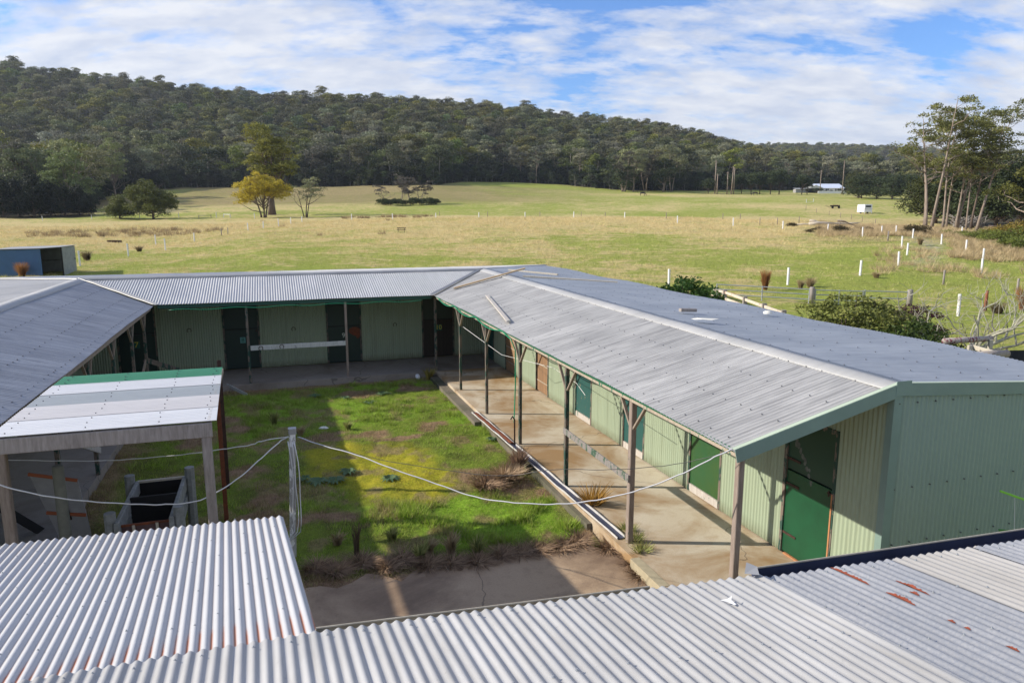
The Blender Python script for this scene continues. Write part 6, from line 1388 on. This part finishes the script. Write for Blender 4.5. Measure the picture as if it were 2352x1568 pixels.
for v in (-2.5, -2.2, -1.88, -1.64): MB().beam(B(11.33, v, .05), B(11.33, v, .62), .04, .03, up=EU).build('gate_bar', M['pale_plank'], gt_)
# round timber post and leaning panel
p = B(11.47, -3.13, -.25); tag(MB().tube([p, p+EZ*.9, p+EZ*1.83, p+EZ*1.86], [.085, .08, .075, .066], 14).build('round_post', flat('greenish_round_post', (.22, .22, .18), .85, .15, 6), None, True), 'thick round greenish timber post standing left of the stock race', 'post')
lp = empty('leaning_panel', B(12.2, -3.2, 0), 'grey sheet panel with a rusty orange frame leaning behind the round post', 'panel')
pa_ = [B(12.25, -3.74, 1.28), B(12.2, -3.08, 1.12), B(12.35, -2.98, -.15), B(12.45, -3.42, -.15)]; pan('sheet', pa_, M['fibre_sheet'], lp, .02)
for a, b in ((pa_[0], pa_[1]), (pa_[0].lerp(pa_[3], .48), pa_[1].lerp(pa_[2], .48))): MB().beam(a-EU*.02, b-EU*.02, .03, .05).build('frame_bar', mat('orange_rust', base=(.32, .09, .035), rough=.8), lp)
MB().beam(pa_[0].lerp(pa_[1], .6)-EU*.03, pa_[3].lerp(pa_[2], .55).lerp(pa_[0].lerp(pa_[1], .6), .45)-EU*.03, .025, .025).build('frame_bar', M['dark_rust'], lp)
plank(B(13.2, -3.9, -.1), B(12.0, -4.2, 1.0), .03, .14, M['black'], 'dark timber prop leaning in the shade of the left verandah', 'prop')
plank(B(23.2, -1.55, .0), B(22.3, -.95, -.15), .02, .1, M['grey_peel'], 'grey board lying against the edge of the back verandah')
# drain pipe end
tag(MB().tube([B(23.3, 4.4, -.11), B(22.85, 4.35, -.13)], .075, 14).build('drain_pipe', M['white_paint'], None, True), 'short white drain pipe end poking from the back verandah edge', 'pipe')
# lime green frame bars before the gable wall
q = [B(5.6, 10.05, 1.62), B(5.6, 11.2, 1.45)]; lf = empty('clothes_line', B(5.5, 10.8, 0), 'lime green clothes line arms in front of the gable wall at the right edge', 'clothes line')
MB().beam(aty(2297, 1127, 8.4), aty(2420, 1171, 8.3), .02, .025).build('arm', M['lime'], lf); MB().beam(aty(2294, 1217, 8.4), aty(2420, 1228, 8.3), .02, .03).build('arm', mat('darker_lime', base=(.06, .22, .04), rough=.5), lf); MB().tube([aty(2331, 1142, 8.38), aty(2330, 1220, 8.38)], .003, 5).build('line', M['cable'], lf)
# scrap snagged on the roof
sp0 = onplane(1672, 1387, Pf, NF)+EZ*.02; mb = MB(); mb.add([sp0+Vector(v) for v in ((-.05, .02, 0), (.0, .015, .012), (.035, .03, .03), (.02, .0, .012), (.045, -.04, .004), (.03, -.045, .0), (-.01, -.005, .004))], [tuple(range(7))]); tag(mb.build('scrap', M['white_paint']), 'small white scrap snagged on the corrugated roof', 'scrap')
# ---- yard grass
rng = np.random.default_rng(17)
n = 120000; u = rng.uniform(10.0, 23.0, n); v = rng.uniform(-3.6, 4.95, n); dens = 1-.0*u
d_, m_, l_ = yard_masks(u, v)
keepm = rng.random(n) < np.clip(.28+.8*l_-.25*m_+.15*(fbm(u*1.7, v*1.7, 44, 3) > .5)+.25*d_, .10, 1)
u, v, d_, m_, l_ = u[keepm], v[keepm], d_[keepm], m_[keepm], l_[keepm]; clump = fbm(u*2.3, v*2.3, 55, 3)
long_ = np.clip((clump-.5)*5, 0, 1)*np.clip(.35+l_, 0, 1)*(1-m_*.8)
hz_ = YZ+(fbm(u*2, v*2, 81, 3)-.5)*.10
P3 = np.outer(u, EU)+np.outer(v, EV); P3[:, 2] = hz_
dry = np.clip(d_*.9+rng.normal(.12, .25, len(u)), 0, 1)[:, None]; mo = np.clip(m_, 0, 1)[:, None]
c0 = (np.array((.18, .29, .035))*(1-mo)+np.array((.32, .32, .02))*mo)*(1-dry)+np.array((.22, .14, .08))*dry
c1 = (np.array((.46, .64, .08))*(1-mo)+np.array((.62, .52, .05))*mo)*(1-dry)+np.array((.60, .45, .28))*dry
scatter_blades('yard_grass', P3, .035+.05*rng.random(len(u))+.13*long_, .03+.05*rng.random(len(u)), 5, c0, c1, 'uneven short grass and moss covering the yard', rng, wmul=1.1)
# distinct plants
DRY = ((.26, .17, .10), (.58, .43, .28)); BRN = ((.17, .11, .07), (.48, .33, .21)); GRS = ((.15, .19, .05), (.48, .46, .18))
def yt(px, py, h, w, cols, label, n=200, group=None, name='grass_tussock'):
    return tus(px, py, h, w, cols, label, n, group, name, loc=atz(px, py, YZ))
yt(1160, 1105, .32, .48, DRY, 'large dry straw coloured weed clump by the white gutter', 700, name='dry_clump'); yt(1115, 1120, .2, .5, BRN, 'dark collapsed dead clump left of the straw coloured one', 700, name='dry_clump'); yt(1190, 1085, .5, .28, ((.2, .13, .09), (.4, .27, .19)), 'upright reddish dry stalks at the right of the dead clump', 260, name='dry_clump')
yt(1360, 1180, .55, .35, ((.30, .16, .04), (.5, .30, .07)), 'orange-brown dead dock plant beside the white gutter', 160, name='dead_dock')
yt(985, 872, .38, .25, ((.25, .22, .05), (.45, .36, .10)), 'yellowish weed at the corner of the two verandahs', 120, name='weed')
for i, (px, py, h) in enumerate([(964, 1285, .28), (1035, 1270, .34), (1095, 1272, .30), (985, 1270, .25), (630, 975, .34), (690, 1000, .22), (800, 985, .2), (775, 1250, .2), (900, 1240, .22)]):
    yt(px, py, h, .16, STR if i % 2 else GRS, 'thin upright pale grass tuft in the yard', 140, 'upright grass tufts in the yard')
for i, (px, py) in enumerate([(720, 1310), (780, 1310), (830, 1300), (880, 1300), (930, 1292), (985, 1298), (1040, 1295), (1090, 1290), (1150, 1275), (1200, 1270), (1240, 1265), (1290, 1258), (1330, 1250), (1400, 1262), (1440, 1268), (1460, 1300), (1480, 1325)]):
    yt(px+rnd.uniform(-8, 8), py+rnd.uniform(-4, 6), .11, .36, BRN, 'dark dead weed mat along the edge of the concrete apron', 420, 'dead weeds along the apron', 'dead_weed')
for i, (px, py) in enumerate([(1440, 1240), (1455, 1265), (1470, 1290)]): yt(px, py, .3, .2, GRS, 'green grass tuft at the foot of the front verandah post', 200, 'grass at the foot of the front post')
yt(820, 1275, .55, .1, ((.10, .07, .045), (.2, .15, .09)), 'tall brown dead thistle standing at the front of the yard', 34, name='dead_thistle')
# rosette weeds
def rosette(px, py, r, label, group):
    p = atz(px, py, YZ+.02); mb = MB(); rn = random.Random(int(px))
    for i in range(16):
        a = i*2.4; L = r*rn.uniform(.6, 1); d = Vector((math.cos(a), math.sin(a), 0)); s = Vector((-d.y, d.x, 0))*L*.14
        mb.add([p, p+d*L*.5+s+EZ*.06, p+d*L+EZ*.02, p+d*L*.5-s+EZ*.06], [(0, 1, 2, 3)])
    return tag(mb.build('thistle_rosette', M['rosette']), label, 'weed', group)
M['rosette'] = flat('grey_green_leaf', (.07, .13, .045), .7, .15, 9)
for q in [(722, 910, .28), (795, 915, .25), (850, 925, .3), (880, 905, .3), (895, 1100, .28), (800, 1085, .3), (730, 1107, .35), (770, 1105, .3), (1130, 1010, .2), (700, 1100, .22)]: rosette(q[0], q[1], q[2], 'flat grey-green thistle rosette in the yard grass', 'thistle rosettes in the yard')
lump(atz(744, 985, YZ)+EZ*.02, (.13, .08, .05), M['cloth'], 'crumpled white plastic bag on the grass under the carport edge', 'plastic_bag', 'bag', 5)
# ---- air
def haze():
    mb = MB(); lo, hi = Vector((-2700, -160, -12)), Vector((2700, 3400, 320)); mb.box((lo+hi)/2, Vector(((hi-lo).x/2, 0, 0)), Vector((0, (hi-lo).y/2, 0)), EZ*(hi-lo).z/2)
    m = bpy.data.materials.new('air'); m.use_nodes = True; t = m.node_tree; t.nodes.clear(); v = t.nodes.new('ShaderNodeVolumePrincipled'); v.inputs['Color'].default_value = (.75, .85, 1, 1); v.inputs['Density'].default_value = .0001; v.inputs['Anisotropy'].default_value = .2
    o = t.nodes.new('ShaderNodeOutputMaterial'); t.links.new(v.outputs[0], o.inputs['Volume']); tag(mb.build('haze', m), 'thin blue haze over the far hills', 'haze', kind='stuff')
haze()
